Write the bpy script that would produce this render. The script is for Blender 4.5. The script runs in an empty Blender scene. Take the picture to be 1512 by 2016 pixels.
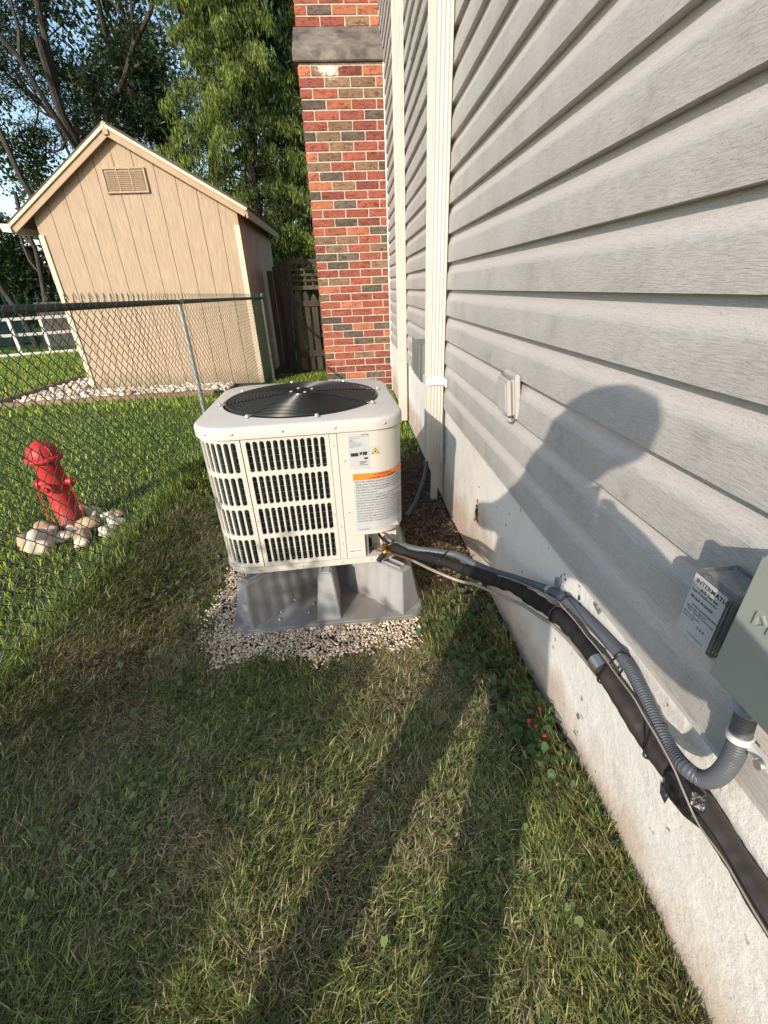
import bpy, bmesh, math, random
import numpy as np
from mathutils import Vector, Matrix
from math import sin, cos, pi, radians

# ------------------------------------------------------------------ camera, world, sun, exposure
S = bpy.context.scene
COL = S.collection
rng = np.random.default_rng(7)
random.seed(7)

R = Matrix(((0.9967233, 0.06539921, -0.04759845), (-0.07260809, 0.46406041, -0.88282275), (-0.03564736, 0.88338603, 0.46728833)))
cam_d = bpy.data.cameras.new('camera')
cam_d.sensor_fit = 'HORIZONTAL'; cam_d.sensor_width = 36.0; cam_d.lens = 36.0 * 838.95 / 1512
cam_d.clip_start = 0.02; cam_d.clip_end = 400
cam = bpy.data.objects.new('camera', cam_d); COL.objects.link(cam)
cam.matrix_world = R.to_quaternion().to_matrix().to_4x4()
S.camera = cam
S.render.resolution_x = 768; S.render.resolution_y = 1024

SUN_AZ, SUN_EL = radians(30.5), radians(25.0)      # light travels towards +x+y and down
world = bpy.data.worlds.new('World'); S.world = world; world.use_nodes = True
wn = world.node_tree; wn.nodes.clear()
sky = wn.nodes.new('ShaderNodeTexSky'); sky.sky_type = 'NISHITA'; sky.sun_disc = False
sky.sun_elevation = SUN_EL; sky.sun_rotation = SUN_AZ + pi; sky.air_density = 1.2; sky.dust_density = 0.9; sky.ozone_density = 1.3
bg = wn.nodes.new('ShaderNodeBackground'); bg.inputs['Strength'].default_value = 0.15
wo = wn.nodes.new('ShaderNodeOutputWorld')
wn.links.new(sky.outputs[0], bg.inputs[0]); wn.links.new(bg.outputs[0], wo.inputs[0])
sun_d = bpy.data.lights.new('sun', 'SUN'); sun_d.energy = 3.15; sun_d.angle = radians(0.53); sun_d.color = (1.0, 0.885, 0.755)
sun = bpy.data.objects.new('sun', sun_d); COL.objects.link(sun)
ldir = Vector((sin(SUN_AZ) * cos(SUN_EL), cos(SUN_AZ) * cos(SUN_EL), -sin(SUN_EL)))
sun.rotation_euler = ldir.to_track_quat('-Z', 'Y').to_euler()
S.view_settings.view_transform = 'Standard'; S.view_settings.look = 'None'
S.view_settings.gamma = 1.0; S.view_settings.use_curve_mapping = False; S.view_settings.exposure = 0.82
S.cycles.max_bounces = 6; S.cycles.transparent_max_bounces = 8

# ------------------------------------------------------------------ helpers
def tag(o, label=None, cat=None, group=None, kind=None):
    if label: o['label'] = label
    if cat: o['category'] = cat
    if group: o['group'] = group
    if kind: o['kind'] = kind
    return o

def empty(name, label, cat, loc=(0, 0, 0), group=None, rz=0.0):
    o = bpy.data.objects.new(name, None); COL.objects.link(o); o.location = loc; o.rotation_euler = (0, 0, rz)
    return tag(o, label, cat, group)

def link_mesh(name, me, m=None, parent=None):
    o = bpy.data.objects.new(name, me); COL.objects.link(o)
    if m is not None and not me.materials: me.materials.append(m)
    if parent: o.parent = parent
    return o

class MB:
    def __init__(s): s.v = []; s.f = []; s.mi = []; s.sm = []
    def add(s, vs, fs, mi=0, smooth=False):
        n = len(s.v); s.v += [tuple(v) for v in vs]; s.f += [tuple(i + n for i in f) for f in fs]
        s.mi += [mi] * len(fs); s.sm += [smooth] * len(fs)
        return s
    def box(s, a, b, mi=0, rot=None, c=None):
        x0, y0, z0 = a; x1, y1, z1 = b
        vs = [Vector(p) for p in ((x0,y0,z0),(x1,y0,z0),(x1,y1,z0),(x0,y1,z0),(x0,y0,z1),(x1,y0,z1),(x1,y1,z1),(x0,y1,z1))]
        if rot is not None:
            cc = Vector(c) if c is not None else Vector(((x0+x1)/2,(y0+y1)/2,(z0+z1)/2))
            vs = [rot @ (v - cc) + cc for v in vs]
        return s.add(vs, [(0,3,2,1),(4,5,6,7),(0,1,5,4),(1,2,6,5),(2,3,7,6),(3,0,4,7)], mi)
    def bar(s, p, q, w, t, up=(0,0,1), mi=0):
        p, q = Vector(p), Vector(q); d = (q - p).normalized(); u = Vector(up); a = d.cross(u).normalized(); b = a.cross(d).normalized()
        vs = [e + a*sx*w/2 + b*sy*t/2 for e in (p, q) for sx, sy in ((-1,-1),(1,-1),(1,1),(-1,1))]
        return s.add(vs, [(0,3,2,1),(4,5,6,7),(0,1,5,4),(1,2,6,5),(2,3,7,6),(3,0,4,7)], mi)
    def tube(s, pts, r, n=8, mi=0, cap=True, closed=False):
        P = [Vector(p) for p in pts]; m = len(P); rs = r if hasattr(r, '__len__') else [r] * m
        vs = []; prev = None
        for i in range(m):
            if closed: t = (P[(i+1) % m] - P[i-1])
            else: t = (P[min(i+1, m-1)] - P[max(i-1, 0)])
            t.normalize()
            if prev is None:
                a = t.orthogonal().normalized()
            else:
                a = (prev - t * prev.dot(t)).normalized()
            prev = a; b = t.cross(a)
            for k in range(n):
                an = 2*pi*k/n; vs.append(P[i] + (a*cos(an) + b*sin(an)) * rs[i])
        fs = []
        for i in range(m if closed else m-1):
            j = (i+1) % m
            for k in range(n): fs.append((i*n+k, i*n+(k+1)%n, j*n+(k+1)%n, j*n+k))
        if cap and not closed: fs += [tuple(range(n))[::-1], tuple((m-1)*n+k for k in range(n))]
        return s.add(vs, fs, mi, True)
    def lathe(s, prof, n=24, c=(0,0,0), mi=0, M=None, smooth=True):
        vs = []; c = Vector(c)
        for r, z in prof:
            for k in range(n):
                v = Vector((r*cos(2*pi*k/n), r*sin(2*pi*k/n), z))
                if M is not None: v = M @ v
                vs.append(v + c)
        fs = [(i*n+k, i*n+(k+1)%n, (i+1)*n+(k+1)%n, (i+1)*n+k) for i in range(len(prof)-1) for k in range(n)]
        if prof[0][0] > 1e-5: fs.append(tuple(range(n))[::-1])
        if prof[-1][0] > 1e-5: fs.append(tuple((len(prof)-1)*n+k for k in range(n)))
        return s.add(vs, fs, mi, smooth)
    def mesh(s, name='mesh', auto=40):
        me = bpy.data.meshes.new(name); me.from_pydata(s.v, [], s.f)
        if any(s.mi): me.polygons.foreach_set('material_index', s.mi)
        me.polygons.foreach_set('use_smooth', s.sm)
        me.validate(); me.update()
        if any(s.sm): me.set_sharp_from_angle(angle=radians(auto))
        return me
    def build(s, name, m, parent=None, bevel=0.0, segs=2):
        me = s.mesh(name)
        if bevel > 0:
            bm = bmesh.new(); bm.from_mesh(me)
            bmesh.ops.remove_doubles(bm, verts=bm.verts, dist=1e-6)
            bmesh.ops.bevel(bm, geom=[e for e in bm.edges if len(e.link_faces) == 2 and e.calc_face_angle(0) > 0.5], offset=bevel, segments=segs, affect='EDGES', clamp_overlap=True)
            for f in bm.faces: f.smooth = True
            bm.to_mesh(me); bm.free(); me.set_sharp_from_angle(angle=radians(50))
        ms = m if isinstance(m, (list, tuple)) else [m]
        for x in ms: me.materials.append(x)
        o = link_mesh(name, me, None, parent)
        return o

def smooth_path(pts, k=6):
    P = [Vector(p) for p in pts]; out = []
    for i in range(len(P)-1):
        a, b, c, d = P[max(i-1,0)], P[i], P[i+1], P[min(i+2, len(P)-1)]
        for j in range(k):
            t = j/k
            out.append(0.5*((2*b) + (-a+c)*t + (2*a-5*b+4*c-d)*t*t + (-a+3*b-3*c+d)*t**3))
    out.append(P[-1]); return out

# numpy value noise
_L = rng.random((256, 256))
def vnoise(x, y, sc=1.0, off=0):
    x = np.asarray(x)*sc + 100.3 + off*17.7; y = np.asarray(y)*sc + 57.1 + off*31.3
    xi = np.floor(x).astype(int); yi = np.floor(y).astype(int); fx = x-xi; fy = y-yi
    fx = fx*fx*(3-2*fx); fy = fy*fy*(3-2*fy)
    a = _L[xi % 256, yi % 256]; b = _L[(xi+1) % 256, yi % 256]; c = _L[xi % 256, (yi+1) % 256]; d = _L[(xi+1) % 256, (yi+1) % 256]
    return (a*(1-fx)+b*fx)*(1-fy) + (c*(1-fx)+d*fx)*fy
def fbm(x, y, sc=1.0, off=0, o=3):
    s = 0; a = 0.5; t = 0
    for i in range(o): s = s + a*vnoise(x, y, sc*2**i, off+i); t += a; a *= .5
    return s/t
def sst(a, b, x): t = np.clip((np.asarray(x)-a)/(b-a), 0, 1); return t*t*(3-2*t)

def gz(x, y):
    x = np.asarray(x, float); y = np.asarray(y, float)
    z = -1.115 - 0.03*sst(-.3, -1.1, x)
    z = z - 0.118*sst(.45, 1.15, y)*sst(-1.25, -.8, x)*(1-.5*sst(.25, .5, x)*(1-sst(1.2, 2.4, y)))
    z = z - 0.15*sst(3.8, 6.6, y)*(1-.68*sst(-1.25, -.8, x))
    z = z + 0.012*(fbm(x, y, 2.2, 3)-.5)*sst(60, 20, np.abs(x))
    return z

# ------------------------------------------------------------------ materials
def nodes(name):
    m = bpy.data.materials.new(name); m.use_nodes = True; nt = m.node_tree
    return m, nt, nt.nodes['Principled BSDF'], nt.nodes.new, nt.links.new

def ramp(N, stops):
    r = N('ShaderNodeValToRGB'); e = r.color_ramp.elements
    while len(e) < len(stops): e.new(0.5)
    for i, (p, c) in enumerate(stops): e[i].position = p; e[i].color = (*c, 1) if len(c) == 3 else c
    return r

def mat(name, c1, c2=None, scale=6, rough=.6, bump=0.0, bscale=60, metal=0.0, stretch=(1,1,1), detail=4, spec=None, coat=0, world_co=False, rand=0.0, dist=.002):
    m, nt, P, N, L = nodes(name)
    if world_co: co = N('ShaderNodeNewGeometry').outputs['Position']
    else: co = N('ShaderNodeTexCoord').outputs['Object']
    mp = N('ShaderNodeMapping'); mp.inputs['Scale'].default_value = stretch; L(co, mp.inputs[0])
    if c2 is not None:
        n = N('ShaderNodeTexNoise'); n.inputs['Scale'].default_value = scale; n.inputs['Detail'].default_value = detail; n.inputs['Roughness'].default_value = .65
        L(mp.outputs[0], n.inputs['Vector'])
        r = ramp(N, [(.32, c1), (.68, c2)]); L(n.outputs[0], r.inputs[0]); out = r.outputs[0]
    else:
        rgb = N('ShaderNodeRGB'); rgb.outputs[0].default_value = (*c1, 1); out = rgb.outputs[0]
    if rand > 0:
        oi = N('ShaderNodeObjectInfo'); hs = N('ShaderNodeHueSaturation'); mr = N('ShaderNodeMapRange')
        mr.inputs['To Min'].default_value = 1-rand; mr.inputs['To Max'].default_value = 1+rand
        L(oi.outputs['Random'], mr.inputs[0]); L(mr.outputs[0], hs.inputs['Value']); L(out, hs.inputs['Color']); out = hs.outputs[0]
    L(out, P.inputs['Base Color'])
    P.inputs['Roughness'].default_value = rough; P.inputs['Metallic'].default_value = metal
    if spec is not None: P.inputs['Specular IOR Level'].default_value = spec
    if coat: P.inputs['Coat Weight'].default_value = coat; P.inputs['Coat Roughness'].default_value = .15
    if bump > 0:
        n2 = N('ShaderNodeTexNoise'); n2.inputs['Scale'].default_value = bscale; n2.inputs['Detail'].default_value = 5
        L(mp.outputs[0], n2.inputs['Vector'])
        b = N('ShaderNodeBump'); b.inputs['Strength'].default_value = bump; b.inputs['Distance'].default_value = dist
        L(n2.outputs[0], b.inputs['Height']); L(b.outputs[0], P.inputs['Normal'])
    return m

def leafmat(name, trans=.35, rough=.55, gloss=.3):
    m, nt, P, N, L = nodes(name)
    at = N('ShaderNodeAttribute'); at.attribute_name = 'Col'
    L(at.outputs['Color'], P.inputs['Base Color']); P.inputs['Roughness'].default_value = rough; P.inputs['Specular IOR Level'].default_value = gloss
    tr = N('ShaderNodeBsdfTranslucent'); hs = N('ShaderNodeHueSaturation'); hs.inputs['Value'].default_value = 1.3; hs.inputs['Hue'].default_value = .49
    L(at.outputs['Color'], hs.inputs['Color']); L(hs.outputs[0], tr.inputs[0])
    mx = N('ShaderNodeMixShader'); mx.inputs[0].default_value = trans
    L(P.outputs[0], mx.inputs[1]); L(tr.outputs[0], mx.inputs[2]); L(mx.outputs[0], nt.nodes['Material Output'].inputs[0])
    return m

M = {}
M['leaf'] = leafmat('leaf_material')
M['grass'] = leafmat('grass_material', .36, .5, .35)
M['bark'] = mat('bark', (.035,.026,.020), (.08,.06,.048), 9, .9, .8, 30, stretch=(1,1,.2), dist=.01)
M['bark_grey'] = mat('grey_bark', (.025,.021,.018), (.065,.055,.046), 9, .9, .8, 30, stretch=(1,1,.2), dist=.01)
M['cream_metal'] = mat('cream_painted_steel', (.545,.52,.465), (.575,.55,.49), 3, .38, .02, 300, spec=.5)
M['top_metal'] = mat('cream_top_cover', (.50,.49,.465), (.54,.525,.495), 4, .36, .03, 200, spec=.5)
M['black'] = mat('black_coated_wire', (.012,.012,.013), None, rough=.3, spec=.5)
M['coil'] = mat('dark_coil', (.010,.018,.018), (.035,.05,.05), 140, .5)
M['coilwire'] = mat('pale_coil_wire', (.30,.38,.42), None, rough=.35, metal=.6)
M['fan'] = mat('grey_fan_blade', (.55,.54,.53), (.62,.61,.60), 6, .35)
M['chrome'] = mat('zinc_screw', (.62,.61,.58), None, rough=.38, metal=.8)
M['stand'] = mat('grey_moulded_plastic', (.25,.26,.27), (.33,.33,.33), 5, .55, .2, 250, dist=.0008, detail=8)
M['brass'] = mat('brass', (.65,.42,.13), (.5,.32,.1), 40, .3, metal=1)
M['copper'] = mat('copper_tube', (.50,.24,.15), (.36,.17,.10), 25, .28, metal=1)
M['galv'] = mat('galvanised_steel', (.34,.36,.37), (.5,.52,.53), 25, .42, .2, 60, metal=.75)
M['flex'] = mat('grey_flexible_conduit', (.075,.085,.10), (.095,.105,.12), 8, .45, .05, 200, spec=.5)
M['foam'] = mat('black_foam_insulation', (.012,.012,.013), (.022,.021,.020), 14, .75, .5, 70, spec=.25)
M['foam_brown'] = mat('brown_taped_insulation', (.028,.023,.020), (.045,.037,.031), 10, .5, .8, 28, stretch=(1,.35,1), dist=.006)
M['tape'] = mat('silver_foil_tape', (.6,.6,.6), (.45,.45,.45), 60, .28, .4, 40, metal=.9)
M['wire'] = mat('tan_thermostat_wire', (.30,.26,.22), (.22,.19,.16), 30, .45)
M['tie'] = mat('black_zip_tie', (.012,.012,.013), None, rough=.4)
M['strap'] = mat('white_plastic_strap', (.62,.62,.60), None, rough=.4)
M['greybox'] = mat('grey_green_enamel', (.265,.285,.265), (.29,.31,.285), 5, .42, .05, 200, spec=.4)
M['darkbox'] = mat('dark_grey_enamel', (.15,.17,.165), (.2,.22,.21), 8, .5, .1, 80)
M['cover'] = mat('pale_grey_plastic_cover', (.40,.39,.37), (.45,.435,.41), 15, .45, .1, 150)
M['cover_in'] = mat('inset_grey_plastic', (.42,.42,.41), (.47,.46,.45), 25, .5, .2, 150)
M['dark'] = mat('dark_print', (.025,.025,.028), None, rough=.5)
M['labelgrey'] = mat('silver_label', (.43,.45,.46), (.47,.49,.50), 30, .4, spec=.4)
M['white'] = mat('white_label', (.78,.78,.76), None, rough=.5)
M['orange'] = mat('orange_print', (.85,.20,.02), (.80,.22,.03), 30, .45)
M['yellow'] = mat('yellow_print', (.85,.55,.05), None, rough=.45)
M['redprint'] = mat('red_print', (.5,.05,.04), None, rough=.45)
M['cream_trim'] = mat('cream_gutter_metal', (.55,.53,.47), (.50,.48,.43), 3, .42, .05, 60, stretch=(3,3,.4))
M['jtrim'] = mat('white_vinyl_channel', (.70,.70,.69), None, rough=.5)
M['greenwire'] = mat('green_vinyl_wire', (.006,.048,.032), (.010,.062,.042), 30, .35, spec=.5)
M['rail'] = mat('black_fence_rail', (.025,.023,.022), (.06,.05,.045), 18, .5, .15, 60)
M['red'] = mat('red_hydrant_paint', (.52,.030,.030), (.34,.022,.022), 16, .48, .5, 60, spec=.4, detail=7)
M['shed'] = mat('tan_shed_paint', (.30,.225,.155), (.43,.33,.235), 5, .75, .8, 55, stretch=(9,1,.7), dist=.003)
M['shedtrim'] = mat('cream_shed_trim', (.54,.46,.33), (.60,.51,.37), 5, .6, .2, 50)
def splash(m, z0, z1, col):
    nt = m.node_tree; N = nt.nodes.new; L = nt.links.new; P = nt.nodes['Principled BSDF']; src = P.inputs['Base Color'].links[0].from_socket
    g = N('ShaderNodeNewGeometry').outputs['Position']; sx = N('ShaderNodeSeparateXYZ'); L(g, sx.inputs[0]); n = N('ShaderNodeTexNoise'); n.inputs['Scale'].default_value = 6; n.inputs['Detail'].default_value = 7; L(g, n.inputs['Vector'])
    ma = N('ShaderNodeMath'); ma.operation = 'MULTIPLY_ADD'; ma.inputs[1].default_value = -.45; L(n.outputs[0], ma.inputs[0]); L(sx.outputs[2], ma.inputs[2])
    mr = N('ShaderNodeMapRange'); mr.inputs['From Min'].default_value = z0; mr.inputs['From Max'].default_value = z1; mr.inputs['To Min'].default_value = .65; mr.inputs['To Max'].default_value = 0; L(ma.outputs[0], mr.inputs[0])
    mx = N('ShaderNodeMix'); mx.data_type = 'RGBA'; L(mr.outputs[0], mx.inputs[0]); L(src, mx.inputs[6]); mx.inputs[7].default_value = (*col, 1); L(mx.outputs[2], P.inputs['Base Color'])
splash(M['shed'], -1.50, -1.22, (.16,.125,.085)); splash(M['shedtrim'], -1.50, -1.22, (.22,.18,.12)); splash(M['stand'], -1.46, -1.36, (.17,.14,.11)); splash(M['red'], -1.42, -1.30, (.10,.06,.04))
M['groove'] = mat('dark_groove', (.13,.08,.05), None, rough=.9)
M['shingle'] = mat('dark_shingle', (.05,.042,.036), (.1,.085,.075), 40, .95, .6, 120)
M['fascia'] = mat('brown_fascia', (.34,.24,.155), (.39,.28,.18), 12, .7, .3, 60)
M['oldwood'] = mat('shade_darkened_old_wood', (.035,.026,.019), (.085,.063,.046), 14, .9, .8, 70, stretch=(1,1,.15), rand=.3, dist=.004)  # wood tone lowered to put the shade around the gate into the colour
M['timber'] = mat('brown_log', (.16,.10,.06), (.26,.17,.11), 10, .9, .7, 40, stretch=(.2,1,1), dist=.006)
M['ledge'] = mat('stained_concrete', (.045,.040,.034), (.24,.21,.18), 5, .9, .7, 60, detail=7, dist=.004)
M['mortar'] = mat('pale_mortar', (.36,.31,.25), (.56,.49,.41), 22, .95, .6, 90)
M['whiterail'] = mat('white_garden_rail', (.48,.47,.44), None, rough=.6)
M['stone_w'] = mat('white_river_stone', (.62,.56,.47), (.75,.70,.62), 12, .75, .4, 40, rand=.15)
M['stone_t'] = mat('tan_field_stone', (.30,.20,.12), (.50,.38,.26), 9, .8, .5, 40, rand=.12, dist=.004)
M['stone_p'] = mat('pale_field_stone', (.50,.42,.31), (.70,.64,.54), 8, .8, .5, 40, rand=.1, dist=.004)
M['pebble'] = leafmat('pebble_material', 0.0, .8, .3)
M['neigh'] = mat('grey_green_clapboard', (.27,.29,.27), (.31,.33,.30), 8, .7)
M['clear'], nt, P, N, L = nodes('clear_smoky_plastic')
P.inputs['Base Color'].default_value = (.82,.84,.82,1); P.inputs['Transmission Weight'].default_value = .9; P.inputs['Roughness'].default_value = .08; P.inputs['IOR'].default_value = 1.35

# siding: vinyl with embossed cedar grain and grime
def siding_mat():
    m, nt, P, N, L = nodes('grey_vinyl_siding')
    g = N('ShaderNodeNewGeometry').outputs['Position']
    mp = N('ShaderNodeMapping'); mp.inputs['Scale'].default_value = (1, .85, 13.0); L(g, mp.inputs[0])
    wob = N('ShaderNodeTexNoise'); wob.inputs['Scale'].default_value = 14; wob.inputs['Detail'].default_value = 2; L(g, wob.inputs['Vector'])
    ad = N('ShaderNodeVectorMath'); ad.operation = 'MULTIPLY_ADD'; ad.inputs[1].default_value = (0, 0, .13); L(wob.outputs[1], ad.inputs[0]); L(mp.outputs[0], ad.inputs[2])
    gr = N('ShaderNodeTexNoise'); gr.inputs['Scale'].default_value = 38; gr.inputs['Detail'].default_value = 3; gr.inputs['Roughness'].default_value = .6; L(ad.outputs[0], gr.inputs['Vector'])
    r = ramp(N, [(.36, (0,0,0)), (.52, (1,1,1))]); L(gr.outputs[0], r.inputs[0])
    b = N('ShaderNodeBump'); b.inputs['Strength'].default_value = .45; b.inputs['Distance'].default_value = .0013; L(r.outputs[0], b.inputs['Height'])
    L(b.outputs[0], P.inputs['Normal'])
    n1 = N('ShaderNodeTexNoise'); n1.inputs['Scale'].default_value = 5.5; n1.inputs['Detail'].default_value = 6; n1.inputs['Roughness'].default_value = .7; L(g, n1.inputs['Vector'])
    r1 = ramp(N, [(.36, (.43,.415,.395)), (.55, (.385,.372,.355)), (.74, (.285,.278,.24))]); L(n1.outputs[0], r1.inputs[0])
    # grime collects on the flat butt of every course (z modulo course height)
    sx = N('ShaderNodeSeparateXYZ'); L(g, sx.inputs[0])
    a = N('ShaderNodeMath'); a.operation = 'ADD'; a.inputs[1].default_value = .025+12.0; L(sx.outputs[2], a.inputs[0])
    md = N('ShaderNodeMath'); md.operation = 'MODULO'; md.inputs[1].default_value = .12; L(a.outputs[0], md.inputs[0])
    mr = N('ShaderNodeMapRange'); mr.inputs['From Min'].default_value = .066; mr.inputs['From Max'].default_value = .084; mr.inputs['To Min'].default_value = 1; mr.inputs['To Max'].default_value = 0; L(md.outputs[0], mr.inputs[0])
    mx = N('ShaderNodeMix'); mx.data_type = 'RGBA'; L(mr.outputs[0], mx.inputs[0]); mx.inputs[6].default_value = (.475,.445,.425,1); L(r1.outputs[0], mx.inputs[7])
    # specks
    n3 = N('ShaderNodeTexNoise'); n3.inputs['Scale'].default_value = 330; n3.inputs['Detail'].default_value = 2; L(g, n3.inputs['Vector'])
    r3 = ramp(N, [(.30, (.72,.72,.72)), (.44, (1,1,1))]); L(n3.outputs[0], r3.inputs[0])
    m2 = N('ShaderNodeMix'); m2.data_type = 'RGBA'; m2.blend_type = 'MULTIPLY'; m2.inputs[0].default_value = .9; L(mx.outputs[2], m2.inputs[6]); L(r3.outputs[0], m2.inputs[7])
    rr = ramp(N, [(.36, (.87,.87,.86)), (.50, (1,1,1))]); L(gr.outputs[0], rr.inputs[0])
    m3 = N('ShaderNodeMix'); m3.data_type = 'RGBA'; m3.blend_type = 'MULTIPLY'; L(mr.outputs[0], m3.inputs[0]); L(m2.outputs[2], m3.inputs[6]); L(rr.outputs[0], m3.inputs[7])
    L(m3.outputs[2], P.inputs['Base Color']); P.inputs['Roughness'].default_value = .5; P.inputs['Specular IOR Level'].default_value = .35
    return m
M['siding'] = siding_mat()

def stucco_mat():
    m, nt, P, N, L = nodes('painted_stucco')
    g = N('ShaderNodeNewGeometry').outputs['Position']
    n1 = N('ShaderNodeTexNoise'); n1.inputs['Scale'].default_value = 4; n1.inputs['Detail'].default_value = 8; n1.inputs['Roughness'].default_value = .72; L(g, n1.inputs['Vector'])
    r1 = ramp(N, [(.3, (.62,.60,.56)), (.5, (.70,.685,.655)), (.7, (.74,.73,.705))]); L(n1.outputs[0], r1.inputs[0])
    # rust and soil splash near the ground
    sx = N('ShaderNodeSeparateXYZ'); L(g, sx.inputs[0])
    n2 = N('ShaderNodeTexNoise'); n2.inputs['Scale'].default_value = 7; n2.inputs['Detail'].default_value = 6; L(g, n2.inputs['Vector'])
    ma = N('ShaderNodeMath'); ma.operation = 'MULTIPLY_ADD'; ma.inputs[1].default_value = -.34; L(n2.outputs[0], ma.inputs[0]); L(sx.outputs[2], ma.inputs[2])
    mr = N('ShaderNodeMapRange'); mr.inputs['From Min'].default_value = -1.26; mr.inputs['From Max'].default_value = -1.12; mr.inputs['To Min'].default_value = .7; mr.inputs['To Max'].default_value = 0; L(ma.outputs[0], mr.inputs[0])
    mx = N('ShaderNodeMix'); mx.data_type = 'RGBA'; L(mr.outputs[0], mx.inputs[0]); L(r1.outputs[0], mx.inputs[6]); mx.inputs[7].default_value = (.42,.30,.20,1)
    # small chips and dark pits
    v = N('ShaderNodeTexNoise'); v.inputs['Scale'].default_value = 34; v.inputs['Detail'].default_value = 4; L(g, v.inputs['Vector'])
    r3 = ramp(N, [(.27, (.25,.24,.22)), (.33, (1,1,1))]); L(v.outputs[0], r3.inputs[0])
    m2 = N('ShaderNodeMix'); m2.data_type = 'RGBA'; m2.blend_type = 'MULTIPLY'; m2.inputs[0].default_value = 1; L(mx.outputs[2], m2.inputs[6]); L(r3.outputs[0], m2.inputs[7])
    L(m2.outputs[2], P.inputs['Base Color']); P.inputs['Roughness'].default_value = .85
    b1 = N('ShaderNodeTexNoise'); b1.inputs['Scale'].default_value = 45; b1.inputs['Detail'].default_value = 7; b1.inputs['Roughness'].default_value = .7; L(g, b1.inputs['Vector'])
    b2 = N('ShaderNodeTexNoise'); b2.inputs['Scale'].default_value = 9; b2.inputs['Detail'].default_value = 3; L(g, b2.inputs['Vector'])
    ad = N('ShaderNodeMath'); ad.operation = 'MULTIPLY_ADD'; ad.inputs[1].default_value = 1.6; L(b2.outputs[0], ad.inputs[0]); L(b1.outputs[0], ad.inputs[2])
    b = N('ShaderNodeBump'); b.inputs['Strength'].default_value = .8; b.inputs['Distance'].default_value = .0045; L(ad.outputs[0], b.inputs['Height']); L(b.outputs[0], P.inputs['Normal'])
    return m
M['stucco'] = stucco_mat()

def brick_mat(name, c1, c2):
    m, nt, P, N, L = nodes(name)
    g = N('ShaderNodeNewGeometry').outputs['Position']
    mp = N('ShaderNodeMapping'); mp.inputs['Scale'].default_value = (.45, .45, 1.6); L(g, mp.inputs[0])
    n = N('ShaderNodeTexNoise'); n.inputs['Scale'].default_value = 34; n.inputs['Detail'].default_value = 4; n.inputs['Distortion'].default_value = 1.2; L(mp.outputs[0], n.inputs['Vector'])
    nb2 = N('ShaderNodeTexNoise'); nb2.inputs['Scale'].default_value = 9; nb2.inputs['Detail'].default_value = 6; nb2.inputs['Roughness'].default_value = .7; L(g, nb2.inputs['Vector'])
    mxn = N('ShaderNodeMath'); mxn.operation = 'MULTIPLY_ADD'; mxn.inputs[1].default_value = .55; L(nb2.outputs[0], mxn.inputs[0]); L(n.outputs[0], mxn.inputs[2])
    sbn = N('ShaderNodeMath'); sbn.operation = 'SUBTRACT'; sbn.inputs[1].default_value = .27; L(mxn.outputs[0], sbn.inputs[0])
    r = ramp(N, [(.34, tuple(x*.45 for x in c1)), (.46, c1), (.70, c2)]); L(sbn.outputs[0], r.inputs[0])
    oi = N('ShaderNodeObjectInfo'); hs = N('ShaderNodeHueSaturation'); mr = N('ShaderNodeMapRange'); mr.inputs['To Min'].default_value = .8; mr.inputs['To Max'].default_value = 1.2
    L(oi.outputs['Random'], mr.inputs[0]); L(mr.outputs[0], hs.inputs['Value']); L(r.outputs[0], hs.inputs['Color'])
    # white run-off stain under the concrete shoulder
    sx = N('ShaderNodeSeparateXYZ'); L(g, sx.inputs[0])
    def mrange(s, a, b_, c=0, d=1):
        q = N('ShaderNodeMapRange'); q.inputs['From Min'].default_value = a; q.inputs['From Max'].default_value = b_; q.inputs['To Min'].default_value = c; q.inputs['To Max'].default_value = d; L(s, q.inputs[0]); return q.outputs[0]
    zf = mrange(sx.outputs[2], 1.72, 2.02); ax = N('ShaderNodeMath'); ax.operation = 'ADD'; ax.inputs[1].default_value = .06; L(sx.outputs[0], ax.inputs[0])
    ab = N('ShaderNodeMath'); ab.operation = 'ABSOLUTE'; L(ax.outputs[0], ab.inputs[0]); xf = mrange(ab.outputs[0], .05, .3, 1, 0)
    mu = N('ShaderNodeMath'); mu.operation = 'MULTIPLY'; L(zf, mu.inputs[0]); L(xf, mu.inputs[1])
    hi = mrange(sx.outputs[2], 2.03, 2.08, 1, 0); m4 = N('ShaderNodeMath'); m4.operation = 'MULTIPLY'; L(mu.outputs[0], m4.inputs[0]); L(hi, m4.inputs[1])
    n5 = N('ShaderNodeTexNoise'); n5.inputs['Scale'].default_value = 30; n5.inputs['Detail'].default_value = 5; L(g, n5.inputs['Vector'])
    m5 = N('ShaderNodeMath'); m5.operation = 'MULTIPLY_ADD'; m5.inputs[1].default_value = .9; L(n5.outputs[0], m5.inputs[0]); L(m4.outputs[0], m5.inputs[2])
    st = mrange(m5.outputs[0], 1.08, 1.3)
    mx = N('ShaderNodeMix'); mx.data_type = 'RGBA'; L(st, mx.inputs[0]); L(hs.outputs[0], mx.inputs[6]); mx.inputs[7].default_value = (.72,.64,.52,1)
    L(mx.outputs[2], P.inputs['Base Color']); P.inputs['Roughness'].default_value = .8; P.inputs['Specular IOR Level'].default_value = .3
    b = N('ShaderNodeBump'); b.inputs['Strength'].default_value = .8; b.inputs['Distance'].default_value = .006; L(n.outputs[0], b.inputs['Height']); L(b.outputs[0], P.inputs['Normal'])
    return m
BR = [brick_mat('brick_red', (.25,.068,.045), (.32,.10,.065)), brick_mat('brick_dark_red', (.20,.055,.040), (.26,.08,.056)),
      brick_mat('brick_orange', (.34,.115,.06), (.42,.16,.085)), brick_mat('brick_brown', (.17,.105,.065), (.25,.16,.10)),
      brick_mat('brick_charcoal', (.085,.066,.052), (.14,.112,.088))]

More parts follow.
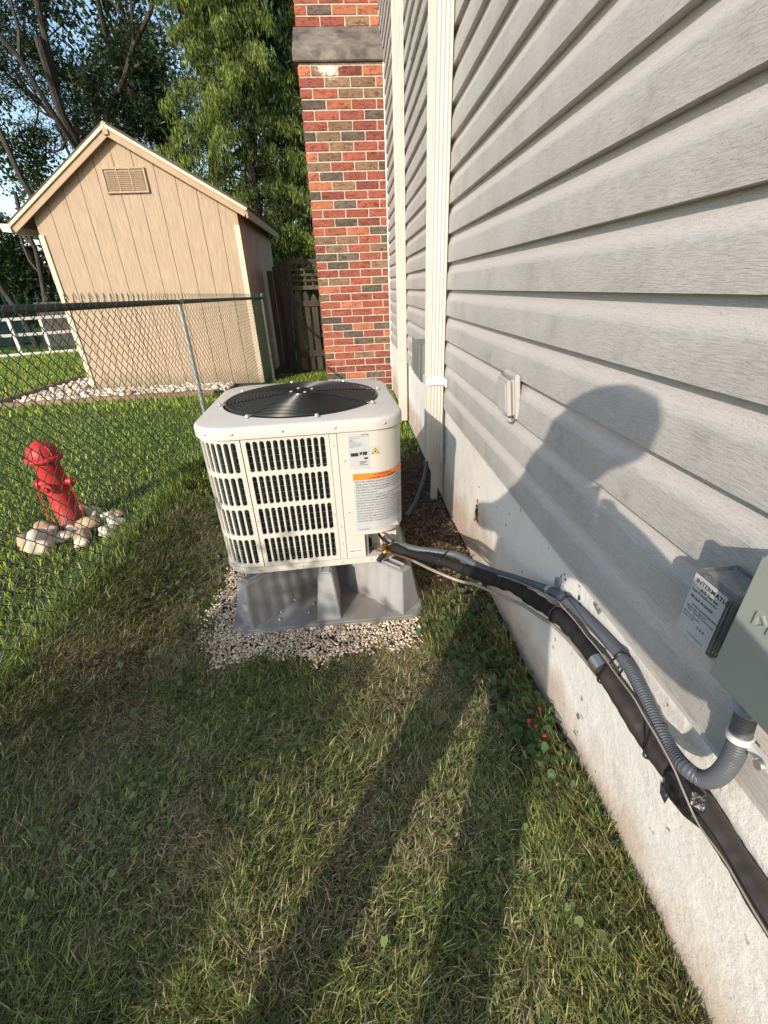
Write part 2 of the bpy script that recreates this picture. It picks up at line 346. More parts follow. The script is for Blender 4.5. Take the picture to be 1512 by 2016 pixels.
def ground_mat():
    m, nt, P, N, L = nodes('lawn_soil')
    g = N('ShaderNodeNewGeometry').outputs['Position']
    n = N('ShaderNodeTexNoise'); n.inputs['Scale'].default_value = 18; n.inputs['Detail'].default_value = 8; n.inputs['Roughness'].default_value = .7; L(g, n.inputs['Vector'])
    soil = ramp(N, [(.3, (.022,.015,.009)), (.5, (.055,.037,.023)), (.7, (.12,.085,.055))]); L(n.outputs[0], soil.inputs[0])  # soil darkened so the gaps between blades read as shade
    gr = ramp(N, [(.3, (.030,.050,.014)), (.7, (.08,.11,.035))]); L(n.outputs[0], gr.inputs[0])
    at = N('ShaderNodeAttribute'); at.attribute_name = 'soil'
    mx = N('ShaderNodeMix'); mx.data_type = 'RGBA'; L(at.outputs['Fac'], mx.inputs[0]); L(gr.outputs[0], mx.inputs[6]); L(soil.outputs[0], mx.inputs[7])
    L(mx.outputs[2], P.inputs['Base Color']); P.inputs['Roughness'].default_value = 1; P.inputs['Specular IOR Level'].default_value = .1
    b = N('ShaderNodeBump'); b.inputs['Strength'].default_value = 1; b.inputs['Distance'].default_value = .02; L(n.outputs[0], b.inputs['Height']); L(b.outputs[0], P.inputs['Normal'])
    return m
M['ground'] = ground_mat()

# ------------------------------------------------------------------ ground sheet
def soil_mask(x, y):
    """1 = bare soil strip by the wall and behind the unit, 0 = lawn."""
    n = fbm(x, y, 6, 11)
    a = sst(.12, .26, x + (n-.5)*.2) * sst(1.28, 1.5, y) * (1-sst(3.0, 3.6, y))
    b = sst(.33, .45, x + (n-.5)*.1) * sst(.75, 1.2, y) * (1-sst(3.4, 3.9, y))
    c = (1-sst(.05, .2, np.hypot((x+.86), (y-1.5)*.45) + (n-.5)*.3))*.6
    return np.clip(np.maximum(np.maximum(a, b*.8), c), 0, 1)

def axis(vals):
    out = [vals[0][0]]
    for a, b, st in vals:
        n = max(1, int(round((b-a)/st)))
        out += list(a + (b-a)*np.arange(1, n+1)/n)
    return np.array(out)
xs = axis([(-80,-12,8),(-12,-2,.25),(-2,.6,.04),(.6,3,.4),(3,80,8)])
ys = axis([(-80,-3,8),(-3,0,.3),(0,3.4,.04),(3.4,10,.2),(10,20,1),(20,140,10)])
X, Y = np.meshgrid(xs, ys); Z = gz(X, Y)
me = bpy.data.meshes.new('lawn_ground')
nx, ny = len(xs), len(ys)
idx = np.arange(nx*ny).reshape(ny, nx)
F = np.stack([idx[:-1,:-1], idx[:-1,1:], idx[1:,1:], idx[1:,:-1]], -1).reshape(-1, 4)
me.from_pydata(np.stack([X, Y, Z], -1).reshape(-1, 3).tolist(), [], F.tolist())
at = me.attributes.new('soil', 'FLOAT', 'POINT')
near = sst(-2.5, -1.6, X) * (1-sst(3.0, 4.0, Y))
at.data.foreach_set('value', np.clip(np.maximum(soil_mask(X, Y), .75*near), 0, 1).reshape(-1))
me.polygons.foreach_set('use_smooth', [True]*len(me.polygons))
me.materials.append(M['ground'])
tag(link_mesh('lawn_ground', me), 'lawn soil running from the house wall to the shed', None, None, 'structure')

# ------------------------------------------------------------------ mass meshes (grass, leaves)
def quick_mesh(name, V, Fq, Ft, col, m, parent=None, smooth=False):
    """V (n,3); Fq (k,4) quads; Ft (j,3) tris; col (n,3)"""
    me = bpy.data.meshes.new(name)
    me.vertices.add(len(V)); me.vertices.foreach_set('co', np.ascontiguousarray(V, dtype=np.float32).ravel())
    nq = 0 if Fq is None else len(Fq); nt_ = 0 if Ft is None else len(Ft)
    loops = np.concatenate([a.ravel() for a in (Fq, Ft) if a is not None]).astype(np.int32)
    me.loops.add(len(loops)); me.loops.foreach_set('vertex_index', loops)
    st = np.concatenate([np.arange(nq)*4, nq*4 + np.arange(nt_)*3]).astype(np.int32)
    me.polygons.add(nq+nt_); me.polygons.foreach_set('loop_start', st)
    if smooth: me.polygons.foreach_set('use_smooth', np.ones(nq+nt_, bool))
    me.update(calc_edges=True)
    if col is not None:
        ca = me.color_attributes.new('Col', 'FLOAT_COLOR', 'POINT')
        ca.data.foreach_set('color', np.concatenate([col, np.ones((len(col), 1))], 1).astype(np.float32).ravel())
    me.materials.append(m)
    return link_mesh(name, me, None, parent)

def blades(x, y, Ln, w, lean, th, col, tipcol, name, label, zoff=0.0, bend=.5):
    n = len(x); z = gz(x, y) - .006 + zoff
    d = np.stack([np.cos(th), np.sin(th), np.zeros(n)], 1); s = np.stack([-np.sin(th), np.cos(th), np.zeros(n)], 1)
    up = np.array([0, 0, 1.])
    p0 = np.stack([x, y, z], 1)
    l1 = lean*(1-bend); l2 = np.minimum(lean*(1+bend), 1.75)
    p1 = p0 + (d*np.sin(l1)[:,None] + up*np.cos(l1)[:,None])*(Ln*.5)[:,None]
    p2 = p1 + (d*np.sin(l2)[:,None] + up*np.cos(l2)[:,None])*(Ln*.5)[:,None]
    p2[:,2] = np.maximum(p2[:,2], z+.006)
    hw = (w/2)[:,None]
    V = np.stack([p0-s*hw, p0+s*hw, p1-s*hw*.85, p1+s*hw*.85, p2], 1).reshape(-1, 3)
    b = np.arange(n)[:,None]*5
    Fq = b + np.array([0,1,3,2]); Ft = b + np.array([2,3,4])
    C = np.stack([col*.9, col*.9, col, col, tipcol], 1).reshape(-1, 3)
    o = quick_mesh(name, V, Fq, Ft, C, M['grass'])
    return tag(o, label, None, None, 'stuff')

def pal(n, x, y, dry, seed=0):
    g1 = np.array([.245,.285,.090]); g2 = np.array([.130,.190,.070]); g3 = np.array([.410,.440,.140]); st = np.array([.60,.52,.34]); br = np.array([.34,.24,.15])  # g3: paler blades, painted highlights of lit grass
    r = rng.random(n); c = np.where((r < .45)[:,None], g1, np.where((r < .75)[:,None], g2, g3))
    q = rng.random(n); isd = q < dry
    c = np.where(isd[:,None], np.where((rng.random(n) < .65)[:,None], st, br), c)
    return c * .86 * (.30 + 1.35*rng.random(n)**1.3)[:,None]

def in_gravel(x, y):
    n = fbm(x, y, 9, 5)
    cx, cy = -.215, 1.76
    d = np.maximum(np.abs(x-cx)-.36, np.abs(y-cy)-.47); e = np.hypot(np.maximum(np.abs(x-cx)-.30, 0), np.maximum(np.abs(y-cy)-.40, 0))
    return e - .165 - (n-.5)*.16 + .12*sst(.18,.24,x)        # <0 inside

# near lawn
def near_lawn():
    n = 430000
    x = rng.uniform(-1.35, .515, n); y = rng.uniform(.02, 2.6, n)
    # keep mostly what the camera can see finely: fewer with distance
    keep = rng.random(n) < np.clip(1.25 - .28*y, .3, 1)
    patch = fbm(x, y, 3.2, 1); fine = fbm(x, y, 14, 2)
    dens = sst(.18, .42, fine*.6 + patch*.5)
    keep &= rng.random(n) < (.35 + .65*dens)
    keep &= (in_gravel(x, y) > 0) & (rng.random(n) > soil_mask(x, y)*1.02)
    keep &= rng.random(n) > .8*sst(.30, .38, x)*sst(.52, .62, y)
    x, y, patch, fine = x[keep], y[keep], patch[keep], fine[keep]; n = len(x)
    wallg = sst(.15, .45, x)*(1-sst(.5, .8, y))          # lush long grass near the wall in front
    lush = np.clip(sst(.50, .68, patch) + wallg, 0, 1)
    left = sst(-.75, -1.1, x)
    lush = np.clip(lush + .8*left, 0, 1)
    dry = np.clip(.36 + .75*(fbm(x, y, 4.5, 8)-.45)*2 - .38*lush, .05, .9)
    Ln = (.020 + .028*rng.random(n)) * (1 + .40*lush) * (1+.25*(fine-.5))
    flow = fbm(x, y, 2.6, 21)*9 + fbm(x, y, 11, 22)*4
    th = flow + rng.normal(0, 1.5, n)
    lean = np.clip(rng.normal(1.22 - .22*lush, .28, n), .15, 1.52)
    w = .0013 + .0016*rng.random(n)
    c = pal(n, x, y, dry)
    c = c*(1 + .25*lush*np.array([-.1, .25, -.1])[:,None]).T if False else c
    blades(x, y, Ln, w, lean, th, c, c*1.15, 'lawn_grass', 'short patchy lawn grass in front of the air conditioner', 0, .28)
near_lawn()

def mid_lawn():
    n = 190000
    x = rng.uniform(-7.5, -1.2, n); y = rng.uniform(.9, 6.0, n)
    keep = (x > -1.45*y-1.2) & (rng.random(n) < np.clip(1.15-.17*y, .25, 1))
    x, y = x[keep], y[keep]; n = len(x)
    x = np.concatenate([x, rng.uniform(-1.3, .5, 42000)]); y = np.concatenate([y, rng.uniform(2.4, 7.8, 42000)]); n = len(x)
    dry = np.clip(.08 + .25*(fbm(x, y, 2, 31)-.45), .02, .5)
    Ln = .028 + .032*rng.random(n); th = rng.uniform(0, 6.28, n); lean = np.clip(rng.normal(.8, .35, n), .05, 1.4)
    w = .003 + .003*rng.random(n)
    c = pal(n, x, y, dry)*np.array([1.3, 1.5, .72])
    keep = rng.random(n) > soil_mask(x, y)
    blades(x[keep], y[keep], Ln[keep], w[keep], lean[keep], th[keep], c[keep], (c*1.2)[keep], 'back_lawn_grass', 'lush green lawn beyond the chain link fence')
mid_lawn()

def far_lawn():
    n = 90000
    x = rng.uniform(-13, -1.0, n); y = rng.uniform(5.4, 14, n)
    keep = (~((x > -4.1) & (x < -1.35) & (y > 6.2))) & (x > -1.15*y)
    keep &= ~((x > -4.9) & (y > 6.15) & (y < 9.2))
    x, y = x[keep], y[keep]; n = len(x)
    c = pal(n, x, y, np.full(n, .08))*np.array([1.3, 1.5, .72])
    blades(x, y, .06+.05*rng.random(n), .008+.008*rng.random(n), np.clip(rng.normal(.6,.35,n), .05, 1.4), rng.uniform(0,6.28,n), c, c*1.2, 'far_lawn_grass', 'distant lawn around the tan shed')
far_lawn()

def fence_tufts():
    n = 10000
    y = rng.uniform(.6, 6.8, n); x = -1.28 + rng.normal(0, .055, n)
    c = pal(n, x, y, np.full(n, .15))*np.array([.85,1.05,.6])
    blades(x, y, .035+.06*rng.random(n), .003+.002*rng.random(n), np.clip(rng.normal(.5,.3,n), .05, 1.3), rng.uniform(0,6.28,n), c, c*1.2, 'fence_grass', 'longer untrimmed grass along the foot of the fence')
    n = 5500                                             # long fringe against the foundation and around the gravel
    y = np.concatenate([rng.uniform(.0, 1.25, 4200), rng.uniform(1.1, 1.5, 1300)])
    x = np.concatenate([.50 - np.abs(rng.normal(0, .05, 4200)), rng.uniform(.22, .40, 1300)])
    c = pal(n, x, y, np.full(n, .25))
    blades(x, y, .04+.05*rng.random(n), .002+.0015*rng.random(n), np.clip(rng.normal(.55,.3,n), .05, 1.3), rng.uniform(1.8,4.6,n), c, c*1.2, 'wall_grass', 'long grass fringe against the white foundation')
fence_tufts()

def dead_blades():
    n = 16000
    x = rng.uniform(-1.3, .5, n); y = rng.uniform(.05, 2.4, n)
    k = (fbm(x, y, 3, 41) > .46) & (in_gravel(x, y) > -.02); x, y = x[k], y[k]; n = len(x)
    c = np.where((rng.random(n) < .7)[:,None], np.array([.42,.34,.18]), np.array([.22,.14,.07]))*(.7+.6*rng.random(n))[:,None]
    blades(x, y, .018+.03*rng.random(n), .0012+.0009*rng.random(n), np.full(n, 1.45), rng.uniform(0,6.28,n), c, c, 'straw_clippings', 'dry straw clippings lying on the lawn', .016, .12)
dead_blades()

# broad leaves: round 7-gon cupped leaves on short stems
def round_leaves(x, y, r, h, col, name, label, kind='stuff', lobes=None, tilt=.45):
    n = len(x); K = 8
    z = gz(x, y) + h
    an = np.arange(K)*2*pi/K
    rot = rng.uniform(0, 6.28, n); tx = np.clip(rng.normal(0, tilt, n), -.8, .8); ty = np.clip(rng.normal(0, tilt, n), -.8, .8)
    rad = np.ones((n, K)); rad[:,0] = .45                 # notch where the stem joins: heart shape
    px = rad*np.cos(an+rot[:,None])*r[:,None]; py = rad*np.sin(an+rot[:,None])*r[:,None]
    pz = z[:,None] + px*np.tan(tx)[:,None] + py*np.tan(ty)[:,None] + .12*r[:,None]
    ring = np.stack([x[:,None]+px, y[:,None]+py, pz], -1)
    cen = np.stack([x, y, z], -1)[:,None,:]
    V = np.concatenate([cen, ring], 1).reshape(-1, 3)
    b = (np.arange(n)*(K+1))[:,None]
    Ft = np.concatenate([b + np.array([0, 1+k, 1+(k+1) % K]) for k in range(K)], 0)
    C = np.repeat(col[:,None,:], K+1, 1); C[:,0] *= .85
    return tag(quick_mesh(name, V, None, Ft, C.reshape(-1, 3), M['leaf'], smooth=False), label, None, None, kind)

def clump(cx, cy, n, sx, sy): return rng.normal(cx, sx, n), rng.normal(cy, sy, n)
X_, Y_ = [], []
for cx, cy, n, sx, sy in [(.36,.95,130,.07,.14),(.40,1.2,150,.06,.14),(.33,1.25,60,.06,.05),(.44,.62,40,.03,.06),(.42,1.45,40,.04,.1),(.43,.9,70,.04,.12)]:
    a, b_ = clump(cx, cy, n, sx, sy); X_.append(a); Y_.append(b_)
x = np.concatenate(X_); y = np.concatenate(Y_); k = x < .505; x, y = x[k], y[k]; n = len(x)
c = np.array([.085,.15,.055])*(.6+.8*rng.random(n))[:,None]; c[rng.random(n) < .12] = (.15,.13,.10)
round_leaves(x, y, 0.006+.007*rng.random(n), .022+.03*rng.random(n), c, 'creeping_groundcover', 'low round leaved groundcover creeping along the foundation')
x = np.concatenate([rng.normal(-.72,.13,120), rng.normal(-.8,.10,60), rng.uniform(-1.1,.4,70), rng.normal(.28,.09,40), rng.normal(-.62,.07,26)])
y = np.concatenate([rng.normal(.62,.10,120), rng.normal(.35,.12,60), rng.uniform(.05,1.2,70), rng.normal(.35,.16,40), rng.normal(1.05,.05,26)])
k = (x < .48) & (in_gravel(x, y) > 0) & (y > .02); x, y = x[k], y[k]; n = len(x)
c = np.array([.19,.25,.09])*(.7+.6*rng.random(n))[:,None]
round_leaves(x, y, .003+.0055*rng.random(n), .016+.016*rng.random(n), c, 'lawn_weeds', 'small round violet and clover leaves scattered through the lawn')
x = rng.normal(-.82, .12, 170); y = rng.normal(1.75, .3, 170); k = in_gravel(x, y) > 0; x, y = x[k], y[k]; n = len(x)
c = np.array([.13,.15,.10])*(.5+.8*rng.random(n))[:,None]
round_leaves(x, y, .005+.009*rng.random(n), .02+.02*rng.random(n), c, 'fallen_leaves', 'grey green fallen leaves beside the left of the gravel', tilt=.5)

# wild strawberry plants with red fruit
def sphere_mesh(r, seg=10, rings=6, name='berry', squash=1.0):
    mb = MB(); mb.lathe([(max(r*sin(pi*i/rings), 0.0 if i in (0, rings) else 0), -r*cos(pi*i/rings)*squash) for i in range(rings+1)], seg)
    return mb.mesh(name)
M['berry'] = mat('red_berry', (.38,.02,.02), (.25,.012,.015), 200, .35, .5, 300)
bm_ = sphere_mesh(.0075, 8, 5)
for i, (bx, by, lab) in enumerate([(.445,.70,'mock strawberry plant with the largest bright red berry, nearest the camera'), (.425,.755,'mock strawberry plant carrying a pair of red berries'), (.47,.79,'mock strawberry plant with one berry touching the foundation')]):
    e = empty('strawberry_plant', lab, 'plant', (0,0,0), 'strawberry plants by the foundation')
    n = 22; a = rng.normal(bx, .026, n); b_ = rng.normal(by, .03, n); a = np.minimum(a, .505)
    c = np.array([.08,.15,.05])*(.7+.6*rng.random(n))[:,None]
    o = round_leaves(a, b_, .009+.006*rng.random(n), .03+.02*rng.random(n), c, 'foliage', None); o.parent = e
    for q in range(2 if i == 1 else 1):
        o = link_mesh('berry', bm_, M['berry'], e); o.location = (bx+.012*q, by-.018*q, float(gz(bx, by))+.05)

# ------------------------------------------------------------------ gravel bed
def ico(sub=1):
    bm = bmesh.new(); bmesh.ops.create_icosphere(bm, subdivisions=sub, radius=1)
    V = np.array([v.co[:] for v in bm.verts]); F = np.array([[v.index for v in f.verts] for f in bm.faces]); bm.free(); return V, F
ICO1 = ico(1); ICO2 = ico(2)
def pebbles(x, y, z, r, col, name, label, base=ICO1, m=None, parent=None, flat=.65):
    V0, F0 = base; n = len(x); k = len(V0)
    sc = r[:,None]*np.stack([.8+.5*rng.random(n), .7+.5*rng.random(n), flat*(.7+.5*rng.random(n))], 1)
    P = V0[None]*(1+.16*rng.standard_normal((n, k, 1)))
    P = P*sc[:,None,:]
    a = rng.uniform(0, 6.28, n); ca, sa = np.cos(a)[:,None], np.sin(a)[:,None]
    px = P[...,0]*ca - P[...,1]*sa; py = P[...,0]*sa + P[...,1]*ca
    t = rng.normal(0, .4, n)[:,None]; pz = P[...,2] + px*np.sin(t)
    V = np.stack([px+x[:,None], py+y[:,None], pz+z[:,None]], -1).reshape(-1, 3)
    Ft = (np.arange(n)[:,None,None]*k + F0[None]).reshape(-1, 3)
    C = np.repeat(col[:,None,:], k, 1).reshape(-1, 3)
    o = quick_mesh(name, V, None, Ft, C, m or M['pebble'], parent, smooth=True)
    return tag(o, label, None, None, 'stuff')
n = 56000
x = rng.uniform(-.86, .5, n); y = rng.uniform(1.05, 2.5, n); ig = in_gravel(x, y)
k = (ig < .015*rng.standard_normal(n)+.01) & ~((np.abs(x+.175) < .33) & (np.abs(y-1.745) < .33))
k &= rng.random(n) < np.where((fbm(x, y, 11, 61) > .66), .5, 1)
x, y = x[k], y[k]; n = len(x); r = .0032+.0030*rng.random(n)
c = np.array([.74,.63,.49])*(.65+.5*rng.random(n))[:,None]; c[rng.random(n) < .12] *= np.array([.6,.45,.35])
pebbles(x, y, gz(x, y)+.003+.016*rng.random(n), r, c, 'gravel', 'pale pea gravel bed around the plastic stand')
n = 500; x = rng.uniform(.28, .52, n); y = rng.uniform(.9, 2.6, n); c = np.array([.20,.17,.15])*(.4+.9*rng.random(n))[:,None]
k = rng.random(n) < soil_mask(x, y)+.15; x, y, c = x[k], y[k], c[k]; n = len(x)
pebbles(x, y, gz(x, y)+.002, .003+.007*rng.random(n), c, 'soil_debris', 'dark pebbles and clods in the soil strip by the wall')
n = 1800; x = rng.uniform(.1, .5, n); y = rng.uniform(1.45, 3.3, n); c = np.array([.16,.09,.055])*(.4+.9*rng.random(n))[:,None]
blades(x, y, .015+.03*rng.random(n), .003+.004*rng.random(n), np.full(n, 1.4), rng.uniform(0,6.28,n), c, c, 'mulch', 'brown bark mulch scraps between unit and wall', .006)

# ------------------------------------------------------------------ house wall
house = empty('house_wall', 'grey vinyl clad house side wall above a white painted foundation', 'wall')
def siding_course(y0, y1):
    pr = [(.520,0),(.500,0),(.5003,.0040),(.5016,.066),(.5030,.0705),(.5095,.082),(.5160,.096),(.5192,.110),(.520,.120)]
    mb = MB(); m_ = len(pr); n_ = max(2, int((y1-y0)/.4)); ph = y0*3.1
    vs = [(x + .0012*sin(2.3*(y0+(y1-y0)*i/n_)+ph)*(1 if j in (1,2,3,4) else .3), y0+(y1-y0)*i/n_, z) for i in range(n_+1) for j, (x, z) in enumerate(pr)]
    mb.add(vs, [(i*m_+j, i*m_+j+1, (i+1)*m_+j+1, (i+1)*m_+j) for i in range(n_) for j in range(m_-1)], 0, True)
    me_ = mb.mesh('siding_course', 25); me_.materials.append(M['siding']); return me_
JO = [3.25, 4.9, 2.02, 3.8, 5.3]
sc_near = [siding_course(-3.5, j) for j in JO]; sc_far = [siding_course(j-.02, 8.2) for j in JO]
for k in range(-5, 36):
    q = ((k+5)//2) % 5
    o = link_mesh('siding_panel', sc_near[q], None, house); o.location = (-.0016, 0, -.025+.12*k)
    o = link_mesh('siding_panel', sc_far[q], None, house); o.location = (0, 0, -.025+.12*k)
mb = MB(); mb.box((.52,-3.5,-1.45), (.80,8.2,-.62)); mb.build('foundation', M['stucco'], house)
mb = MB(); mb.box((.535,-3.5,-.62), (.80,8.2,4.3)); mb.build('wall_core', M['jtrim'], house)
mb = MB(); mb.box((.503,-3.5,-.640), (.535,8.2,-.6255)); mb.build('starter_strip', M['siding'], house)
mb = MB(); mb.box((.493,5.955,-.95), (.515,5.985,2.02)); mb.build('corner_trim', M['jtrim'], house)
mb = MB(); mb.box((.10,-3.5,4.296), (.8,8.2,4.32)); mb.box((.08,-3.5,4.27), (.0995,8.2,4.45)); mb.build('soffit', M['jtrim'], house)
mb = MB(); mb.bar((.05,2.4,4.40),(1.4,2.4,4.95),11.8,.04, up=(0,0,1)); mb.build('roof', M['shingle'], house)
mb = MB(); mb.box((.4975,2.02,1.30), (.4995,2.30,1.395)); mb.build('lap_joint_patch', M['jtrim'], house)
# torn anchor hole in foundation
mb = MB()
for i in range(26):
    a = rng.uniform(0, 6.28); q = abs(rng.normal(0, .016)); yy = 1.70+q*cos(a)*.8; zz = -.93+q*sin(a)*1.8; s_ = rng.uniform(.003, .008)
    mb.box((.516, yy-s_, zz-s_), (.523, yy+s_, zz+s_), 0, Matrix.Rotation(rng.uniform(0,3), 3, 'X'))
mb.build('rust_spot', mat('rust_brown', (.16,.07,.035), (.28,.14,.08), 80, .9), house)
mb = MB()
for yy, zz, s_ in [(.86,-.735,.006),(.845,-.745,.005),(.875,-.70,.004),(.80,-.70,.007),(.79,-.712,.005),(.885,-.69,.003)]:
    mb.add([(.5185, yy-s_, zz),(.5185, yy, zz+s_*1.4),(.5185, yy+s_*.8, zz+.3*s_),(.5185, yy+.2*s_, zz-s_*1.5)], [(0,1,2,3)])
mb.build('paint_chip', M['dark'], house)

# ------------------------------------------------------------------ chimney
chim = empty('brick_chimney', 'red and brown brick chimney with sloped concrete shoulder against the house', 'chimney', (0,0,0))
BL, BH, MJ = .2535, .0740, .0125
def brick_mesh(L, D=.09, H=BH):
    mb = MB(); mb.box((0, 0, 0), (L, D, H)); me_ = mb.mesh('brick')
    bm = bmesh.new(); bm.from_mesh(me_); bmesh.ops.bevel(bm, geom=list(bm.edges), offset=.003, segments=1, affect='EDGES'); bm.to_mesh(me_); bm.free(); return me_
bcache = {}
def place_brick(x, y, z, L, side, parent, mi):
    key = (round(L, 3), side, mi)
    if key not in bcache:
        if side: me_ = brick_mesh(.09, L)
        else: me_ = brick_mesh(L)
        me_.materials.append(BR[mi]); bcache[key] = me_
    o = link_mesh('brick', bcache[key], None, parent); o.location = (x, y + random.uniform(-.0015,.0015), z)
rb = random.Random(5)
def brick_section(x0, x1, yf, z0, rows, parent, core_depth):
    for r_ in range(rows):
        z = z0 + r_*(BH+MJ); off = 0 if r_ % 2 == 0 else -(BL+MJ)/2
        x = x0 + off
        while x < x1 - .01:
            a = max(x, x0); b_ = min(x+BL, x1)
            if b_-a > .03: place_brick(a, yf, z, b_-a, False, parent, rb.choices(range(5), [36,22,14,17,11])[0])
            x += BL+MJ
brick_section(-.375, .50, 6.0, -1.262, 38, chim, 1)
brick_section(-.385, .50, 6.50, 2.49, 18, chim, 1)
mb = MB()                                                     # left flank seen only from the side: joined
for r_ in range(38):
    z = -1.28+r_*(BH+MJ); yy = 6.0+.0925+MJ - (0 if r_ % 2 else .13)
    while yy < 7.2:
        a = max(yy, 6.105)
        if yy+BL > a+.03: mb.box((-.375, a, z), (-.30, yy+BL, z+BH), rb.choices(range(5), [38,20,13,18,17])[0])
        yy += BL+MJ
o = mb.build('flank_bricks', BR, chim); o['kind'] = 'stuff'
mb = MB(); mb.box((-.366,6.007,-1.45), (.56,7.2,2.035)); mb.build('mortar_core', M['mortar'], chim)
mb = MB(); mb.box((-.376,6.507,2.4), (.56,7.0,4.3)); mb.build('upper_mortar_core', M['mortar'], chim)
mb = MB(); pr = [(5.965,2.04),(5.965,2.115),(6.49,2.485),(7.1,2.485),(7.1,2.04)]
vs = [(xx, yy, zz) for xx in (-.415, .535) for yy, zz in pr]
mb.add(vs, [(0,1,2,3,4),(9,8,7,6,5)]+[(i, 5+i, 5+(i+1)%5, (i+1)%5) for i in range(5)])
mb.build('concrete_shoulder', M['ledge'], chim, .006)

# ------------------------------------------------------------------ downspouts
def downspout(name, x0, x1, y0, y1, zb, zt, label):
    e = empty(name, label, 'downspout', ((x0+x1)/2, (y0+y1)/2, zb), 'cream downspouts on the house wall')
    o_ = Vector(e.location)
    # closed section with ribbed front (facing -y) and wall-parallel face
    sec = []
    def rib(p, q, n, d, nrm):
        for i in range(n*4):
            t = i/(n*4); w = d*(0.5-0.5*cos(2*pi*n*t)) if .12 < t < .92 else 0
            sec.append((p[0]+(q[0]-p[0])*t - nrm[0]*w, p[1]+(q[1]-p[1])*t - nrm[1]*w))
    rib((x0, y0), (x1, y0), 5, .006, (0,-1)); sec.append((x1, y0)); sec.append((x1, y1)); rib((x0, y1), (x0, y0), 3, .005, (-1,0))
    sec = [s_ for i, s_ in enumerate(sec)]
    mb = MB(); m_ = len(sec)
    vs = [(a-o_[0], b_-o_[1], z-o_[2]) for z in (zb, zt) for a, b_ in sec]
    mb.add(vs, [(i, (i+1) % m_, m_+(i+1) % m_, m_+i) for i in range(m_)])
    mb.build('pipe', M['cream_trim'], e)
    return e
dsp = downspout('downspout', .403, .495, 2.43, 2.52, -.955, 4.28, 'nearer thick cream downspout with open lower end and white strap')
mb = MB(); l = dsp.location
mb.box((.443-l[0], 2.455-l[1], -1.26-l[2]), (.482-l[0], 2.50-l[1], -.957-l[2])); mb.build('lower_pipe', M['cream_trim'], dsp, .004)
mb = MB()
mb.box((.395-l[0],2.423-l[1],-.500-l[2]), (.497-l[0],2.4285-l[1],-.455-l[2])); mb.box((.395-l[0],2.423-l[1],-.500-l[2]), (.401-l[0],2.53-l[1],-.455-l[2]))
mb.box((.486-l[0],2.33-l[1],-.497-l[2]), (.4965-l[0],2.424-l[1],-.455-l[2])); mb.build('strap', M['strap'], dsp, .002)
ds2 = downspout('downspout', .422, .498, 4.20, 4.28, -1.20, 4.28, 'farther slim cream downspout between chimney and thick downspout')

# small grey utility box behind the near downspout
e = empty('utility_box', 'small dark grey utility box half hidden behind the nearer downspout', 'box', (.46,2.85,-.53))
mb = MB(); mb.box((-.055,-.16,0), (.038,.16,.215)); mb.build('housing', M['darkbox'], e, .004)
mb = MB(); mb.box((-.064,-.17,.02), (-.056,.17,.225)); mb.build('lid', M['darkbox'], e, .002)
mb = MB(); mb.box((-.03,-.02,-.03), (.02,.03,-.001)); mb.build('fitting', M['dark'], e)
# pale flip cover on wall
e = empty('outlet_cover', 'pale grey rounded weatherproof outlet cover screwed to the siding', 'outlet cover', (.497,1.335,-.315))
e.rotation_euler = (0, radians(-7), 0); e.scale = (1.15,1.12,1.12)
mb = MB(); mb.box((-.010,-.050,-.062), (.003,.050,.062)); mb.build('back_plate', M['cover_in'], e, .004)
mb = MB(); mb.box((-.030,-.050,-.058), (-.0105,.050,.058)); mb.build('lid', M['cover'], e, .011, 4)
mb = MB(); mb.box((-.0325,-.032,-.040), (-.0295,.032,.040)); mb.build('inset_panel', M['cover_in'], e, .001)
mb = MB(); mb.box((-.024,-.022,-.074), (-.004,.022,-.0625)); mb.build('latch', M['cover_in'], e, .005)

# ------------------------------------------------------------------ text helper
bpy.context.view_layer.update()
def text_geo(s, size, bold=False, ext=0.0):
    cu = bpy.data.curves.new('t', 'FONT'); cu.body = s; cu.size = size; cu.align_x = 'LEFT'; cu.resolution_u = 1
    if bold: cu.offset = size*.018
    cu.extrude = ext
    o = bpy.data.objects.new('t', cu); COL.objects.link(o)
    dg = bpy.context.evaluated_depsgraph_get(); me_ = bpy.data.meshes.new_from_object(o.evaluated_get(dg))
    V = [tuple(v.co) for v in me_.vertices]; F = [tuple(p.vertices) for p in me_.polygons]
    bpy.data.objects.remove(o); bpy.data.meshes.remove(me_); bpy.data.curves.remove(cu)
    w = max([v[0] for v in V], default=0)
    return V, F, w

# ------------------------------------------------------------------ disconnect box + surge protector
disc = empty('disconnect_box', 'large grey green metal disconnect box at the right edge with embossed letters', 'electrical box', (.45,.24,-.34))
mb = MB(); mb.box((-.040,-.105,-.090), (.046,.090,.080)); mb.build('housing', M['greybox'], disc, .004)
mb = MB(); mb.box((-.050,-.110,-.085), (-.0405,.095,.086)); mb.build('front_cover', M['greybox'], disc, .003)
V, F, w = text_geo('DIVERSITECH', .0225, True, .0012)
mb = MB(); mb.add([(-.0508 - v[2]*1.0, .074 - v[0], .014 + v[1]) for v in V], [f for f in F]); mb.build('embossed_letters', M['greybox'], disc)
surge = empty('surge_protector', 'clear cased surge protector with printed white label left of the disconnect box', 'surge protector', (.47,.407,-.40))
mb = MB(); mb.box((-.030,-.034,-.050), (.029,.032,.054)); mb.build('clear_case', M['clear'], surge, .004)
mb = MB(); mb.box((-.024,-.029,-.045), (.025,.027,.042)); mb.build('inner_module', mat('grey_module', (.25,.26,.26), (.4,.4,.4), 60, .4), surge, .002)
mb = MB(); mb.add([(-.0312,.029,-.047),(-.0312,-.026,-.047),(-.0312,-.026,.047),(-.0312,.029,.047)], [(0,1,2,3)]); mb.build('label', M['labelgrey'], surge)
mb = MB()
